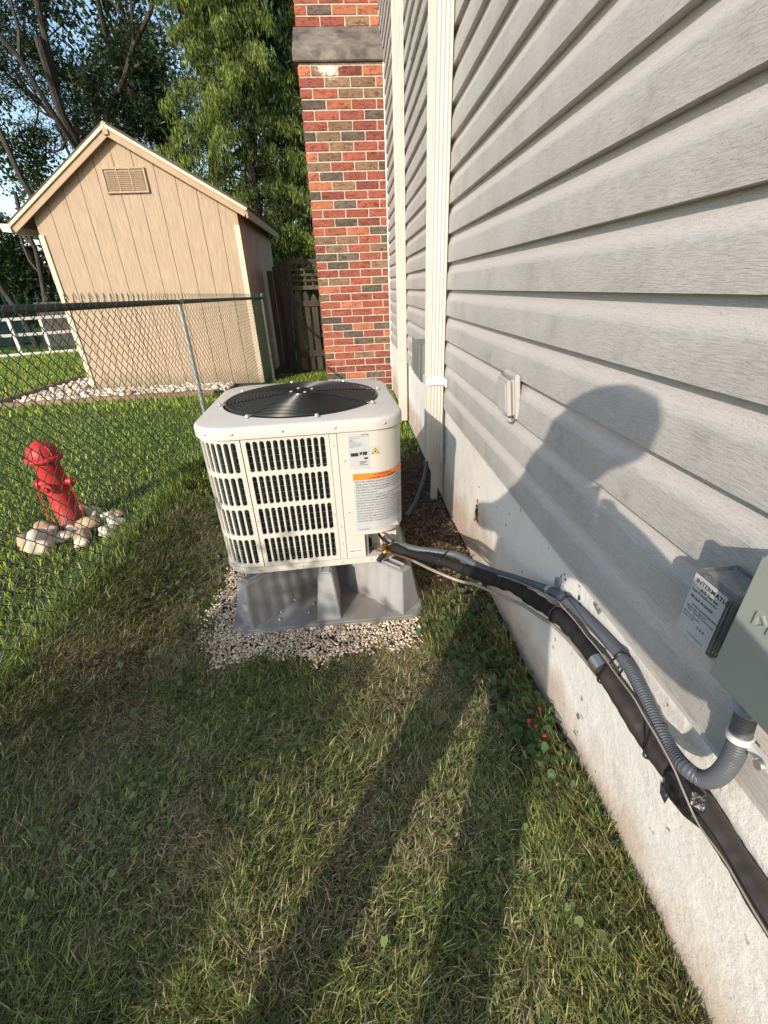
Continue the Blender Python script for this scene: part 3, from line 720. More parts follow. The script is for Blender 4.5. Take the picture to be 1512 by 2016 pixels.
for s_, sz, yy, zz, bd in [('INTERMATIC', .0072, .024, .036, True), ('AG Series', .0056, .013, .028, True), ('Surge Protective Device', .0034, .026, .0225, False), ('Model: AG3000', .0046, .024, .012, True),
                           ('OUTDOOR INSTALLATION', .0030, .018, .002, True), ('120/240 VAC  50/60 Hz', .0028, .026, -.003, False), ('Type 1 Surge Protective Device', .0028, .023, -.007, False),
                           ('Enclosure Type 3R', .0028, .026, -.014, False), ('SCCR 10 kA', .0028, .026, -.019, False), ('www.intermatic.com', .0026, .010, -.040, False), ('2 6 0', .0050, -.001, -.024, False)]:
    V, F, w = text_geo(s_, sz*1.3, True)
    mb.add([(-.0318, yy-v[0], zz+v[1]) for v in V], F)
mb.build('lettering', M['dark'], surge)
mb = MB()
for i in range(3): mb.box((-.020+i*.016,-.0338,-.046), (-.013+i*.016,-.0300,.036))
mb.build('side_rib', M['dark'], surge)

# ------------------------------------------------------------------ refrigerant pipe, conduit, wires
flex = [(.082,1.525,-.932),(.141,1.455,-.925),(.20,1.380,-.903),(.268,1.315,-.880),(.322,1.262,-.862),(.37,1.16,-.84),(.41,1.101,-.83),(.45,1.023,-.802),(.485,.934,-.768),(.498,.9,-.755),(.499,.802,-.716),(.499,.703,-.694),(.498,.623,-.679),(.492,.548,-.668),(.482,.471,-.675),(.475,.432,-.678),(.47,.396,-.679),(.465,.361,-.667),(.474,.339,-.660),(.476,.325,-.628),(.476,.321,-.578),(.473,.324,-.535),(.468,.326,-.490),(.465,.326,-.440)]
e = empty('flexible_conduit', 'grey ribbed flexible conduit looping from the unit up to the disconnect box', 'conduit', flex[0])
sp = smooth_path(flex, 10)
fine = []; acc = 0
rs = [.0155 for p in sp]
# resample finely so that the corrugation is geometry
D_ = [0]
for a, b_ in zip(sp, sp[1:]): D_.append(D_[-1] + (b_-a).length)
tot = D_[-1]; step = .00125; K = int(tot/step); pts = []; j = 0; rad = []
for i in range(K+1):
    s_ = i*tot/K
    while j < len(D_)-2 and D_[j+1] < s_: j += 1
    t = (s_-D_[j])/max(D_[j+1]-D_[j], 1e-9); pts.append(sp[j].lerp(sp[j+1], t) - Vector(flex[0]))
    rad.append(.0122 + .0006*cos(2*pi*s_/.0050))
mb = MB(); mb.tube(pts, rad, 14); mb.build('hose', M['flex'], e)
def collar_at(mb_, s0, s1, r, off=Vector((0,0,0))):
    q = [p for i, p in enumerate(pts) if s0 <= i*tot/K <= s1]
    mb_.tube([p + off for p in q[::3]], r, 16)
mb = MB(); collar_at(mb, 0, .022, .017); mb.build('end_fitting', M['galv'], e)
mb = MB(); collar_at(mb, tot-.03, tot, .0165); mb.build('end_fitting', M['galv'], e)
def ring_at(s_, r, w, thick, name, m):
    i = int(s_/tot*K); p = pts[i]; t = (pts[min(i+2,K)]-pts[max(i-2,0)]).normalized()
    mb = MB(); Mq = t.to_track_quat('Z', 'Y').to_matrix()
    mb.lathe([(r, -w/2), (r+thick, -w/2), (r+thick, w/2), (r, w/2), (r, -w/2)], 20, p, M=Mq)
    return mb, p, t
i_cl = min(range(K+1), key=lambda i: (pts[i]+Vector(flex[0])-Vector((.498,.9,-.755))).length)
mb, p, t = ring_at(i_cl*tot/K, .0130, .016, .002, '', None)
mb.box((p[0]+.012, p[1]-.008, p[2]+.012), (p[0]+.020, p[1]+.010, p[2]+.038)); mb.build('clamp', M['galv'], e)
i_c2 = min(range(K+1), key=lambda i: (pts[i]+Vector(flex[0])-Vector((.473,.324,-.535))).length)
mb, p, t = ring_at(i_c2*tot/K, .0130, .011, .0022, '', None)
mb.box((p[0]-.001, p[1]-.046, p[2]-.008), (p[0]+.006, p[1]-.015, p[2]+.004)); mb.build('clamp', M['strap'], e)
mb = MB(); mb.lathe([(0,.004),(.006,.004),(.0075,0),(.0075,-.002)], 12, (p[0]-.006, p[1]-.038, p[2]-.002), M=Matrix.Rotation(radians(-90), 3, 'Y')); mb.build('screw', M['chrome'], e)
mb = MB(); mb.lathe([(.008,0),(.0165,0),(.0165,.004),(.008,.004),(.008,0)], 18, (pts[-1][0]-.026, pts[-1][1]-.020, pts[-1][2]-.014), M=Matrix.Rotation(radians(-35), 3, 'Y')); mb.build('locknut', M['galv'], e)

pipe = [(.100,1.50,-.955),(.13,1.43,-.930),(.18,1.375,-.926),(.25,1.275,-.884),(.33,1.188,-.871),(.38,1.072,-.83),(.42,.961,-.783),(.45,.894,-.776),(.465,.823,-.755),(.475,.76,-.74),(.48,.683,-.734),(.48,.599,-.726),(.48,.55,-.73),(.482,.508,-.732),(.485,.47,-.74),(.487,.435,-.742),(.49,.399,-.739),(.492,.366,-.735),(.494,.336,-.729),(.495,.286,-.735),(.495,.254,-.737),(.495,.215,-.741),(.496,.10,-.752),(.497,-.2,-.77),(.498,-.8,-.79)]
e = empty('insulated_pipe', 'thick black foam insulated refrigerant pipe running along the foundation', 'pipe', pipe[0])
pp = smooth_path([Vector(p)-Vector(pipe[0]) for p in pipe], 8)
iy = lambda yv: min(range(len(pp)), key=lambda i: abs(pp[i][1]+pipe[0][1]-yv))
a = iy(.605)
rr = [.0188 + .0012*sin(i*1.3) + .0016*sin(i*.37) for i in range(len(pp))]
mb = MB(); mb.tube(pp[:a+1], rr[:a+1], 16); mb.build('foam_sleeve', M['foam'], e)
rr2 = [(.0192 + .0009*sin(i*.31)+.0005*sin(i*1.1)) for i in range(len(pp))]
mb = MB(); mb.tube(pp[a:], rr2[a:], 16); mb.build('taped_sleeve', M['foam_brown'], e)
mb = MB(); mb.tube(pp[a-2:a+2], .0208, 16); mb.build('foil_tape', M['tape'], e)
mb = MB()
c0 = pp[iy(.36)]
Vb, Fb = ICO2
vs = [(c0[0]-.006 + v[0]*.021*(1+.35*random.random()), c0[1] + v[1]*.040*(1+.3*random.random()), c0[2] + v[2]*.029*(1+.35*random.random())) for v in Vb]
mb.add(vs, Fb.tolist())
for q in range(4):
    an = random.uniform(0, 6.28); yy = random.uniform(-.035,.035); s_ = .022
    p = Vector((c0[0]-.006+cos(an)*.024, c0[1]+yy, c0[2]+sin(an)*.030)); d = Vector((cos(an)*.012, random.uniform(-.01,.01), sin(an)*.014)); t = Vector((0, .012, .004))
    mb.add([p-t, p+t, p+d+t*.5, p+d-t*.7], [(0,1,2,3)])
mb.build('tape_lump', mat('wrinkled_black_tape', (.015,.015,.016), None, rough=.28, bump=1, bscale=60, dist=.006), e)
for yv in (1.335, 1.27, 1.18, 1.09, 1.0, .91, .80):
    i = iy(yv); t = (pp[i+1]-pp[i-1]).normalized()
    mb = MB(); mb.lathe([(.0192,-.0018),(.0208,-.0018),(.0208,.0018),(.0192,.0018)], 18, pp[i], M=t.to_track_quat('Z','Y').to_matrix()); mb.build('seam_band', M['tie'], e)
# zip ties around both lines
off = Vector(pipe[0])
ti = 0
for yv, lab in [(1.255, 'black zip tie nearest the air conditioner'), (.585, 'black zip tie just past the foil tape'), (.435, 'black zip tie on the brown taped stretch, nearest the camera'), (.80, 'black zip tie beside the upper conduit clamp')]:
    i = iy(yv); P0 = pp[i] + off; t = (pp[i+1]-pp[i-1]).normalized()
    # flex centre in plane
    q = min(((p_ + Vector(flex[0])) for p_ in pts[::4]), key=lambda v: abs((v-P0).dot(t)) + .2*(v-P0).length)
    dv = q - P0; dv -= t*dv.dot(t); L_ = min(dv.length, .06); u = dv.normalized(); w_ = t.cross(u)
    r1, r2 = .0222, .0150; loop = []
    for k in range(12): an = pi/2 + pi*k/11; loop.append(u*cos(an)*r1 + w_*sin(an)*r1)
    for k in range(12): an = -pi/2 + pi*k/11; loop.append(u*(L_+cos(an)*r2) + w_*sin(an)*r2)
    mb = MB(); mb.tube(loop, .0021, 6, closed=True); mb.box((-.004,-.004,-.004), (.004,.004,.004), rot=None)
    for z_ in range(8): pass
    o = mb.build('zip_tie', M['tie'], None); o.location = P0; tag(o, lab, 'zip tie', 'black zip ties holding conduit and pipe')

lq = [(.020,1.50,-.955),(.041,1.47,-.950),(.095,1.427,-.942),(.16,1.327,-.91),(.23,1.17,-.860),(.30,1.12,-.868),(.335,1.074,-.85),(.36,1.011,-.825),(.4,.966,-.824),(.43,.91,-.807),(.448,.841,-.790),(.46,.802,-.779),(.468,.74,-.766),(.475,.69,-.764),(.478,.60,-.752)]
mb = MB(); P_ = smooth_path([Vector(p)-Vector(lq[0]) for p in lq], 6); cut = 20
e = empty('liquid_line', 'thin copper liquid line hanging under the black insulated pipe', 'pipe', lq[0])
mb.tube(P_[:cut], .0048, 8); mb.build('copper_tube', M['copper'], e)
mb = MB(); mb.tube(P_[cut-1:], .0050, 8); mb.build('oxidised_tube', M['wire'], e)
tw = [(.345,.900,-.690),(.36,.872,-.678),(.4,.815,-.668),(.425,.737,-.647),(.43,.712,-.647),(.435,.665,-.645),(.437,.623,-.645),(.438,.57,-.639),(.44,.515,-.64),(.44,.468,-.637),(.442,.432,-.646),(.445,.396,-.655),(.45,.362,-.672),(.452,.338,-.687),(.455,.311,-.704),(.455,.291,-.706),(.458,.255,-.706),(.46,.187,-.718),(.47,.0,-.74),(.475,-.3,-.75),(.475,-.8,-.77)]
mb = MB(); mb.tube(smooth_path([Vector(p)-Vector(tw[0]) for p in tw], 6), .0015, 7)
o = mb.build('control_wire', M['wire'], None); o.location = tw[0]; tag(o, 'thin tan control wire zip tied along the top of the pipe', 'wire')
mb = MB(); mb.box((-.002,-.013,-.013), (.002,.013,.013), rot=Matrix.Rotation(radians(20), 3, 'X')); mb.lathe([(0,.004),(.005,.003),(.006,0)], 10, (-.002,0,0), M=Matrix.Rotation(radians(-90),3,'Y'))
o = mb.build('wall_clip', M['darkbox'], None); o.location = (.514,.715,-.655); tag(o, 'small dark square metal clip screwed to the foundation above the conduit', 'clip')
mb = MB(); mb.tube(smooth_path([(.25,2.2,-1.20),(.33,2.35,-1.17),(.42,2.55,-1.05),(.46,2.75,-.85),(.47,2.85,-.62)], 8), .012, 8)
o = mb.build('ground_cable', M['flex'], None); tag(o, 'grey cable rising behind the downspout to the utility box', 'cable')

# ------------------------------------------------------------------ plastic stand
std = empty('equipment_stand', 'grey moulded plastic riser stand with radiating ribs under the air conditioner', 'equipment stand', (-.180,1.735,-1.218), rz=radians(1.5))
def chamfer_plate(a, ch, z0, z1):
    q = a-ch; pts_ = [(-q,-a),(q,-a),(a,-q),(a,q),(q,a),(-q,a),(-a,q),(-a,-q)]
    mb = MB(); vs = [(x_, y_, z0) for x_, y_ in pts_] + [(x_*.985, y_*.985, z1) for x_, y_ in pts_]
    mb.add(vs, [tuple(range(8))[::-1], tuple(range(8,16))] + [(i,(i+1)%8,8+(i+1)%8,8+i) for i in range(8)]); return mb
chamfer_plate(.402, .05, -.02, .012).build('base_plate', M['stand'], std, .006)
def fin(ang, r0, r1, wb, wt, h, diag_=False):
    """rib from radius r0 (inner) to r1 (outer), tapering upwards, with vertical grooves"""
    mb = MB(); n = 7; secs = []
    for i in range(n*4+1):
        t = i/(n*4); r = r1 + (r0-r1)*t; g = 1.0 - (.14 if (i % 4 == 2 and 0 < i < n*4) else 0)
        secs.append((r, g))
    vs = []
    for r, g in secs:
        inn = (.022 if diag_ else .052)*(r-r0)/(r1-r0)
        for z_, w_, sh in ((.012, wb, 0), (h, wt, inn)):
            for sg in (-1, 1): vs.append((r-sh, sg*w_/2*g, z_))
    fs = []
    for i in range(len(secs)-1):
        a_, b_ = i*4, (i+1)*4
        fs += [(a_, a_+2, b_+2, b_), (a_+1, b_+1, b_+3, a_+3), (a_+2, a_+3, b_+3, b_+2)]
    fs += [(0,1,3,2)]; k_ = (len(secs)-1)*4; fs += [(k_, k_+2, k_+3, k_+1)]
    ca, sa = cos(ang), sin(ang)
    mb.add([(v[0]*ca - v[1]*sa, v[0]*sa + v[1]*ca, v[2]) for v in vs], fs)
    return mb
H_ = .205
for k in range(8):
    ang = -pi/2 + k*pi/4; diag = k % 2 == 1
    r1 = .490 if diag else .375
    fin(ang, .05, r1, 0.115 if diag else .10, .060 if diag else .055, H_ - (.006 if diag else 0), diag).build('leg', M['stand'], std, .003)
    # recessed pocket on the top of each leg
    ca, sa = cos(ang), sin(ang); mb = MB(); ro = r1-(.045 if diag else .065); ri = ro-(.105 if diag else .075); w_ = .014
    for (a_, b_, c_, d_) in ((ri, ro, -w_-.003, -w_), (ri, ro, w_, w_+.003), (ri-.003, ri, -w_-.003, w_+.003), (ro, ro+.003, -w_-.003, w_+.003)):
        mb.add([(x_*ca-y_*sa, x_*sa+y_*ca, z_) for z_ in (H_-.004, H_+.005) for x_, y_ in ((a_,c_),(b_,c_),(b_,d_),(a_,d_))], [(0,3,2,1),(4,5,6,7),(0,1,5,4),(1,2,6,5),(2,3,7,6),(3,0,4,7)])
    mb.build('pocket_rim', M['stand'], std)
x = rng.uniform(-.34, -.05, 16); y = rng.uniform(-.36, -.15, 16)
pebbles(x, y, np.full(16, .017), np.full(16, .006), np.tile(np.array([.55,.5,.42]), (16,1)), 'gravel_crumbs', None).parent = std

# ------------------------------------------------------------------ air conditioner
AX, AY, AZ0, AZT = -.225, 1.832, -1.008, -.405
ac = empty('air_conditioner', 'large cream outdoor air conditioning unit with slotted grilles and black fan guard', 'air conditioner', (AX, AY, AZ0), rz=radians(3.0))
HT = AZT-AZ0                                      # .61
A_ = .370; RC = .125
def perim(u, a=A_, r=RC):
    """u metres from the front-left flat start, anticlockwise seen from above; returns x,y,nx,ny"""
    fl = 2*(a-r); cl = r*pi/2; per = 4*(fl+cl); u = u % per; k = int(u//(fl+cl)); w_ = u - k*(fl+cl)
    if w_ <= fl: x_, y_, nx_, ny_ = -a+r+w_, -a, 0, -1
    else:
        an = (w_-fl)/r; x_, y_ = a-r + r*sin(an), -a+r - r*cos(an); nx_, ny_ = sin(an), -cos(an)
    for _ in range(k): x_, y_, nx_, ny_ = -y_, x_, -ny_, nx_
    return x_, y_, nx_, ny_
FL = 2*(A_-RC); CL = RC*pi/2; PER = 4*(FL+CL)
def onbody(u, z_, off=0.0, a=A_, r=RC):
    x_, y_, nx_, ny_ = perim(u, a, r); return (x_+nx_*off, y_+ny_*off, z_)
def sheet(u0, u1, z0, z1, off=0.0, th=.004, name='panel', m=None, parent=None, du=.012, bevel=0):
    n_ = max(1, int((u1-u0)/du)); mb = MB(); vs = []
    for i in range(n_+1):
        u = u0+(u1-u0)*i/n_
        vs += [onbody(u, z0, off), onbody(u, z1, off), onbody(u, z1, off-th), onbody(u, z0, off-th)]
    fs = []
    for i in range(n_):
        a_, b_ = i*4, i*4+4
        for k_ in range(4): fs.append((a_+k_, b_+k_, b_+(k_+1)%4, a_+(k_+1)%4))
    fs += [(3,2,1,0), (n_*4, n_*4+1, n_*4+2, n_*4+3)]
    mb.add(vs, fs, 0, True)
    return mb.build(name, m, parent)
def grille(u0, u1, cols, rows, z0, z1, mu, mz, name):
    """panel with real stadium slots"""
    mb = MB(); cw = (u1-u0-2*mu)/cols; gapz = .016; rh = (z1-z0-2*mz-gapz*(rows-1))/rows
    th = .007
    def quad(ua, ub, za, zb): 
        n_ = max(1, int((ub-ua)/.012))
        for i in range(n_):
            a_, b_ = ua+(ub-ua)*i/n_, ua+(ub-ua)*(i+1)/n_
            mb.add([onbody(a_,za), onbody(b_,za), onbody(b_,zb), onbody(a_,zb)], [(0,1,2,3)], 0, True)
    quad(u0, u1, z0, z0+mz); quad(u0, u1, z1-mz, z1)
    for r_ in range(rows):
        za = z0+mz+r_*(rh+gapz); zb = za+rh
        quad(u0, u0+mu, za, zb); quad(u1-mu, u1, za, zb)
        if r_ < rows-1: quad(u0, u1, zb, zb+gapz)
        for c_ in range(cols):
            ua = u0+mu+c_*cw; ub = ua+cw; uc = (ua+ub)/2; sw = cw*.355; zc0 = za+sw; zc1 = zb-sw
            ring = []
            for k_ in range(9): an = -pi*k_/8; ring.append((uc+sw*cos(an), zc0+sw*sin(an)))       # bottom arc right->left
            for k_ in range(9): an = pi - pi*k_/8; ring.append((uc+sw*cos(an), zc1+sw*sin(an)))
            outer = [(ub, zc0), (ub, (za+zc0)/2), (ub, za), (uc+cw*.25, za), (uc, za), (uc-cw*.25, za), (ua, za), (ua, (za+zc0)/2), (ua, zc0),
                     (ua, zc1), (ua, (zb+zc1)/2), (ua, zb), (uc-cw*.25, zb), (uc, zb), (uc+cw*.25, zb), (ub, zb), (ub, (zb+zc1)/2), (ub, zc1)]
            N_ = 18
            vs = [onbody(a_, b_) for a_, b_ in outer] + [onbody(a_, b_) for a_, b_ in ring] + [onbody(a_, b_, -th) for a_, b_ in ring]
            fs = [(i, (i+1) % N_, N_+(i+1) % N_, N_+i) for i in range(N_)] + [(N_+i, N_+(i+1) % N_, 2*N_+(i+1) % N_, 2*N_+i) for i in range(N_)]
            mb.add(vs, fs, 0, False)
    me_ = mb.mesh(name, 30)
    bm = bmesh.new(); bm.from_mesh(me_); bmesh.ops.remove_doubles(bm, verts=bm.verts, dist=2e-5); bmesh.ops.recalc_face_normals(bm, faces=bm.faces); bm.to_mesh(me_); bm.free()
    me_.materials.append(M['cream_metal'])
    return link_mesh(name, me_, None, ac)
ZB, ZT = .028, HT-.040
uS = .008                                      # front grille start
G0, G1 = .040, .345
grille(G0, G1, 12, 4, ZB, ZT, .012, .015, 'grille_panel')
grille(PER-CL-FL+.004, PER+.037, 28, 4, ZB, ZT, .012, .015, 'grille_panel')
grille(PER-2*CL-2*FL+.004, PER-CL-FL, 20, 4, ZB, ZT, .012, .015, 'grille_panel')
# right hand strip, corner service panel
sheet(G1+.0015, .3715, ZB, ZT, .0, .01, 'seam_strip', M['cream_metal'], ac)
SP0, SP1 = .3735, FL+CL+.10
sheet(SP0, SP1, ZB+.106, ZT, .0025, .01, 'service_panel', M['cream_metal'], ac)
sheet(SP1+.002, FL*2+CL*2-.02, ZB, ZT, .0, .01, 'side_panel', M['cream_metal'], ac)
sheet(SP0, SP0+.075, ZB, ZB+.104, .001, .01, 'lower_panel', M['cream_metal'], ac)
sheet(SP0+.076, SP0+.090, ZB, ZB+.104, -.012, .03, 'recess_jamb', M['galv'], ac)
# inner dark core (coil) with horizontal wires
mb = MB(); n_ = 96
vs = [onbody(PER*i/n_, z_, -.022) for i in range(n_) for z_ in (ZB-.01, ZT+.01)]
mb.add(vs, [(2*i, 2*((i+1) % n_), 2*((i+1) % n_)+1, 2*i+1) for i in range(n_) if not (FL*.93 < PER*i/n_ < FL+CL*1.4)])
mb.build('coil', M['coil'], ac)
mb = MB(); zz = ZB+.02
while zz < ZT-.01:
    mb.tube([onbody(PER*i/72, zz, -.016) for i in range(72) if not (G1+.03 < PER*i/72 < FL+CL+.1)], .0013, 4, cap=False); zz += .0245
mb.build('coil_wires', M['coilwire'], ac)
mb = MB()
for i in range(260):
    u = PER*i/260
    if G1+.03 < u < 2*FL+CL: continue
    a_, b_ = onbody(u, ZB, -.0185), onbody(u, ZT, -.0185); mb.tube([a_, b_], .0010, 3, cap=False)
mb.build('coil_fins', M['coil'], ac)
# recess behind cut-out (valve compartment)
mb = MB(); r0 = Vector(onbody(SP0+.088, 0, -.085)); 
mb.add([(.13,-.275,ZB-.006),(.345,-.275,ZB-.006),(.345,-.275,ZB+.13),(.13,-.275,ZB+.13)], [(0,1,2,3)]); 
mb.add([(.13,-.275,ZB+.13),(.345,-.275,ZB+.13),(.345,-.36,ZB+.13),(.13,-.36,ZB+.13)], [(0,1,2,3)])
mb.build('valve_bracket', M['cream_metal'], ac)
# base pan: rounded rect slab with lip
def rrect_slab(a, r, z0, z1, name, m, bev=.004, n_=80):
    fl = 2*(a-r); cl = r*pi/2; pe = 4*(fl+cl); mb = MB()
    vs = [perim(pe*i/n_, a, r)[:2] + (z_,) for z_ in (z0, z1) for i in range(n_)]
    mb.add(vs, [tuple(range(n_))[::-1], tuple(range(n_, 2*n_))] + [(i, (i+1) % n_, n_+(i+1) % n_, n_+i) for i in range(n_)], 0, True)
    return mb.build(name, m, ac)
rrect_slab(.374, .128, 0, .0265, 'base_pan', M['cream_metal'])
rrect_slab(.358, .12, -.004, -.0005, 'base_underside', M['galv'])
# top cover with round fan opening
def topcover():
    a, r, n_ = .380, .134, 144; fl = 2*(a-r); cl = r*pi/2; pe = 4*(fl+cl); RF = .318; mb = MB()
    rings = []
    for (ia, z_) in ((0, ZT-.002), (0, HT-.014), (-.002, HT-.007), (-.007, HT-.0015), (-.014, HT+.0005)):
        rings.append([(perim(pe*i/n_, a, r)[0] + perim(pe*i/n_, a, r)[2]*ia, perim(pe*i/n_, a, r)[1] + perim(pe*i/n_, a, r)[3]*ia, z_) for i in range(n_)])
    outer = rings[-1]; angs = [math.atan2(p[1], p[0]) for p in outer]
    for rad_, z_ in ((RF+.016, HT+.004), (RF+.004, HT+.006), (RF, HT+.002), (RF-.002, HT-.10)):
        rings.append([(rad_*cos(t_), rad_*sin(t_), z_) for t_ in angs])
    vs = [p for rg in rings for p in rg]
    fs = [(k_*n_+i, k_*n_+(i+1) % n_, (k_+1)*n_+(i+1) % n_, (k_+1)*n_+i) for k_ in range(len(rings)-1) for i in range(n_)]
    mb.add(vs, fs, 0, True); o = mb.build('top_cover', M['top_metal'], ac)
    mb = MB(); mb.lathe([(RF-.003, HT-.004), (RF-.003, HT-.12), (.02, HT-.30)], 48); mb.build('fan_well', M['coil'], ac)
topcover()
# fan
fan_c = HT-.06
mb = MB(); mb.lathe([(0,fan_c+.02),(.055,fan_c+.018),(.062,fan_c-.01),(.062,fan_c-.14),(0,fan_c-.14)][::-1], 24); mb.build('fan_motor', M['black'], ac)
for k in range(3):
    mb = MB(); vs = []; nr, na = 6, 9
    for i in range(nr):
        rr_ = .06 + (.29-.06)*i/(nr-1)
        for j in range(na):
            t = j/(na-1); an = radians(28 + 120*k + (t-.5)*(62 + 22*i/(nr-1)) + 9*i/(nr-1)); vs.append((rr_*cos(an), rr_*sin(an), fan_c - .015 + .055*t - .01*sin(pi*t)))
    mb.add(vs, [(i*na+j, i*na+j+1, (i+1)*na+j+1, (i+1)*na+j) for i in range(nr-1) for j in range(na-1)], 0, True)
    mb.build('fan_blade', M['fan'], ac)
# guard: domed concentric wires, spokes
def dome(r_): return HT + .010 + .022*(1-(r_/.31)**2)
mb = MB()
nring = 19
for i in range(nring):
    r_ = .055 + (.308-.055)*i/(nring-1); ns = 56
    mb.tube([(r_*cos(2*pi*k/ns), r_*sin(2*pi*k/ns), dome(r_)) for k in range(ns)], .0016 if i < nring-1 else .003, 5, closed=True)
gd = mb.build('fan_guard', M['black'], ac)
for k in range(8):
    an = radians(22.5/2 + 45*k)
    mb = MB(); mb.tube([(r_*cos(an), r_*sin(an), dome(r_)-.004) for r_ in np.linspace(.05, .318, 9)], .0028, 6); mb.build('spoke', M['black'], gd)
mb = MB(); mb.lathe([(0,.003),(.058,.003),(.060,-.002),(0,-.002)], 28, (0,0,dome(.05))); mb.build('hub_plate', M['black'], gd)
scr = MB(); scr.lathe([(0,.0034),(.0035,.0030),(.0055,.0015),(.0062,0)], 12); scr_me = scr.mesh('screw'); scr_me.materials.append(M['chrome'])
def screw(p, n, parent, name='screw', s=1.0):
    o = link_mesh(name, scr_me, None, parent); o.location = p; o.rotation_euler = Vector(n).to_track_quat('Z','Y').to_euler(); o.scale = (s, s, s)
for k in range(4): an = radians(20+90*k); screw((.045*cos(an), .045*sin(an), dome(.05)+.004), (0,0,1), ac, 'hub_bolt', 1.2)
clip = MB(); clip.bar((-.004,0,.004), (.030,0,.002), .012, .002); clip.lathe([(0,.008),(.006,.007),(.0075,.003),(.0075,0)], 10, (.020,0,.003)); clip_me = clip.mesh('guard_clip'); clip_me.materials.append(M['chrome'])
for k in range(8):
    an = radians(22.5/2 + 45*k); o = link_mesh('guard_clip', clip_me, None, ac); o.location = (.312*cos(an), .312*sin(an), HT+.006); o.rotation_euler = (0,0,an)
for u, z_ in [(.02,ZT+.018),(.19,ZT+.018),(.372,ZT+.018),(FL+.06,ZT+.018),(-.08,ZT+.018)]:
    x_, y_, nx_, ny_ = perim(u, .380, .134); screw((x_, y_, z_), (nx_, ny_, 0), ac, s=.9)
for u, z_, of in [(.3585,ZT-.05,0),(.3585,.18,0),(.3585,.10,0),(.395,ZT-.11,.0025),(.395,.24,.0025),(.337,.235,0),(.046,.235,0)]:
    x_, y_, nx_, ny_ = perim(u); screw((x_+nx_*of, y_+ny_*of, z_), (nx_, ny_, 0), ac, s=.75)
for u in (.02,.19,.35,.47,-.09):
    x_, y_, nx_, ny_ = perim(u, .374, .128); screw((x_, y_, .014), (nx_, ny_, 0), ac, s=.8)
# labels
def lab(u0, u1, z0, z1, m, name, off=.0034, parent=ac):
    n_ = max(2, int((u1-u0)/.008)); mb = MB()
    vs = [onbody(u0+(u1-u0)*i/n_, z_, off) for i in range(n_+1) for z_ in (z0, z1)]
    mb.add(vs, [(2*i, 2*i+2, 2*i+3, 2*i+1) for i in range(n_)], 0, True); return mb.build(name, m, parent)
def labtext(lines, m, parent, name='lettering', off=.0040):
    mb = MB()
    for s_, size, u, z_, bd, fit in lines:
        V, F, w = text_geo(s_, size, bd); k_ = fit/w if (fit and w > 0) else 1
        mb.add([onbody(u+v[0]*k_, z_+v[1], off) for v in V], F)
    return mb.build(name, m, parent)
def bars(rects, m, parent, name, off=.0039):
    mb = MB()
    for u0, u1, z0, z1 in rects:
        n_ = max(1, int((u1-u0)/.01))
        vs = [onbody(u0+(u1-u0)*i/n_, z_, off) for i in range(n_+1) for z_ in (z0, z1)]
        mb.add(vs, [(2*i, 2*i+2, 2*i+3, 2*i+1) for i in range(n_)])
    return mb.build(name, m, parent)
U1 = SP0+.038; W1 = .075; Z1 = ZT-.012; H1 = .136
l1 = lab(U1, U1+W1, Z1-H1, Z1, M['labelgrey'], 'rating_label')
labtext([('BOSCH', .0075, U1+W1-.026, Z1-.008, True, .024), ('Split System Condensing Unit', .0042, U1+.004, Z1-.018, False, .038), ('MODEL', .0036, U1+.004, Z1-.024, True, 0), ('SERIAL NO.', .0036, U1+.004, Z1-.029, True, 0), ('VOLTS 208/230  PH 1  HZ 60', .0034, U1+.004, Z1-.035, False, .045), ('MINIMUM CIRCUIT AMPACITY', .0034, U1+.004, Z1-.040, False, .045), ('MAX FUSE OR CIRCUIT BREAKER', .0034, U1+.004, Z1-.045, False, .048), ('REFRIGERANT R454B', .0034, U1+.004, Z1-.050, False, .036)], M['dark'], l1)
for rr__ in ([(U1+.002, U1+W1-.002, Z1-.0115, Z1-.0108), (U1+.006, U1+.034, Z1-.085, Z1-.072), (U1+.054, U1+.068, Z1-.098, Z1-.091), (U1+.050, U1+.066, Z1-.082, Z1-.069), (U1+.038, U1+.048, Z1-.080, Z1-.070)] + [(U1+.036, U1+.066-.006*(i % 3), Z1-.107-.0045*i, Z1-.105-.0045*i) for i in range(4)]): bars([rr__], M['dark'], l1, 'printed_block')
def tri_sign(u, z_, s_, parent):
    mb = MB(); mb.add([onbody(u-s_, z_-s_*.8, .0040), onbody(u+s_, z_-s_*.8, .0040), onbody(u, z_+s_*.9, .0040)], [(0,1,2)]); mb.build('black_triangle', M['dark'], parent)
    q = s_*.78; mb = MB(); mb.add([onbody(u-q, z_-q*.8+.0002, .0044), onbody(u+q, z_-q*.8+.0002, .0044), onbody(u, z_+q*.9-.001, .0044)], [(0,1,2)]); mb.build('yellow_triangle', M['yellow'], parent)
    fl_ = [(0,.55),(.14,.3),(.10,.15),(.24,.05),(.26,-.2),(.16,-.42),(-.16,-.42),(-.27,-.2),(-.2,.05),(-.10,-.05),(-.08,.25)]
    mb = MB(); mb.add([onbody(u+a_*s_, z_-.12*s_+b_*s_*.8, .0048) for a_, b_ in fl_], [tuple(range(len(fl_)))]); mb.build('flame_mark', M['dark'], parent)
U2 = U1+W1+.004
l2 = lab(U2, U2+.034, Z1-.085, Z1-.052, M['labelgrey'], 'flammable_sticker'); tri_sign(U2+.017, Z1-.069, .0135, l2)
U3 = SP0+.046; W3 = .232; ZW1 = ZT-.166; HW = .246
l3 = lab(U3, U3+W3, ZW1-HW, ZW1, M['labelgrey'], 'warning_label')
o_ = lab(U3, U3+W3, ZW1-.026, ZW1, M['orange'], 'orange_band', .0038, l3)
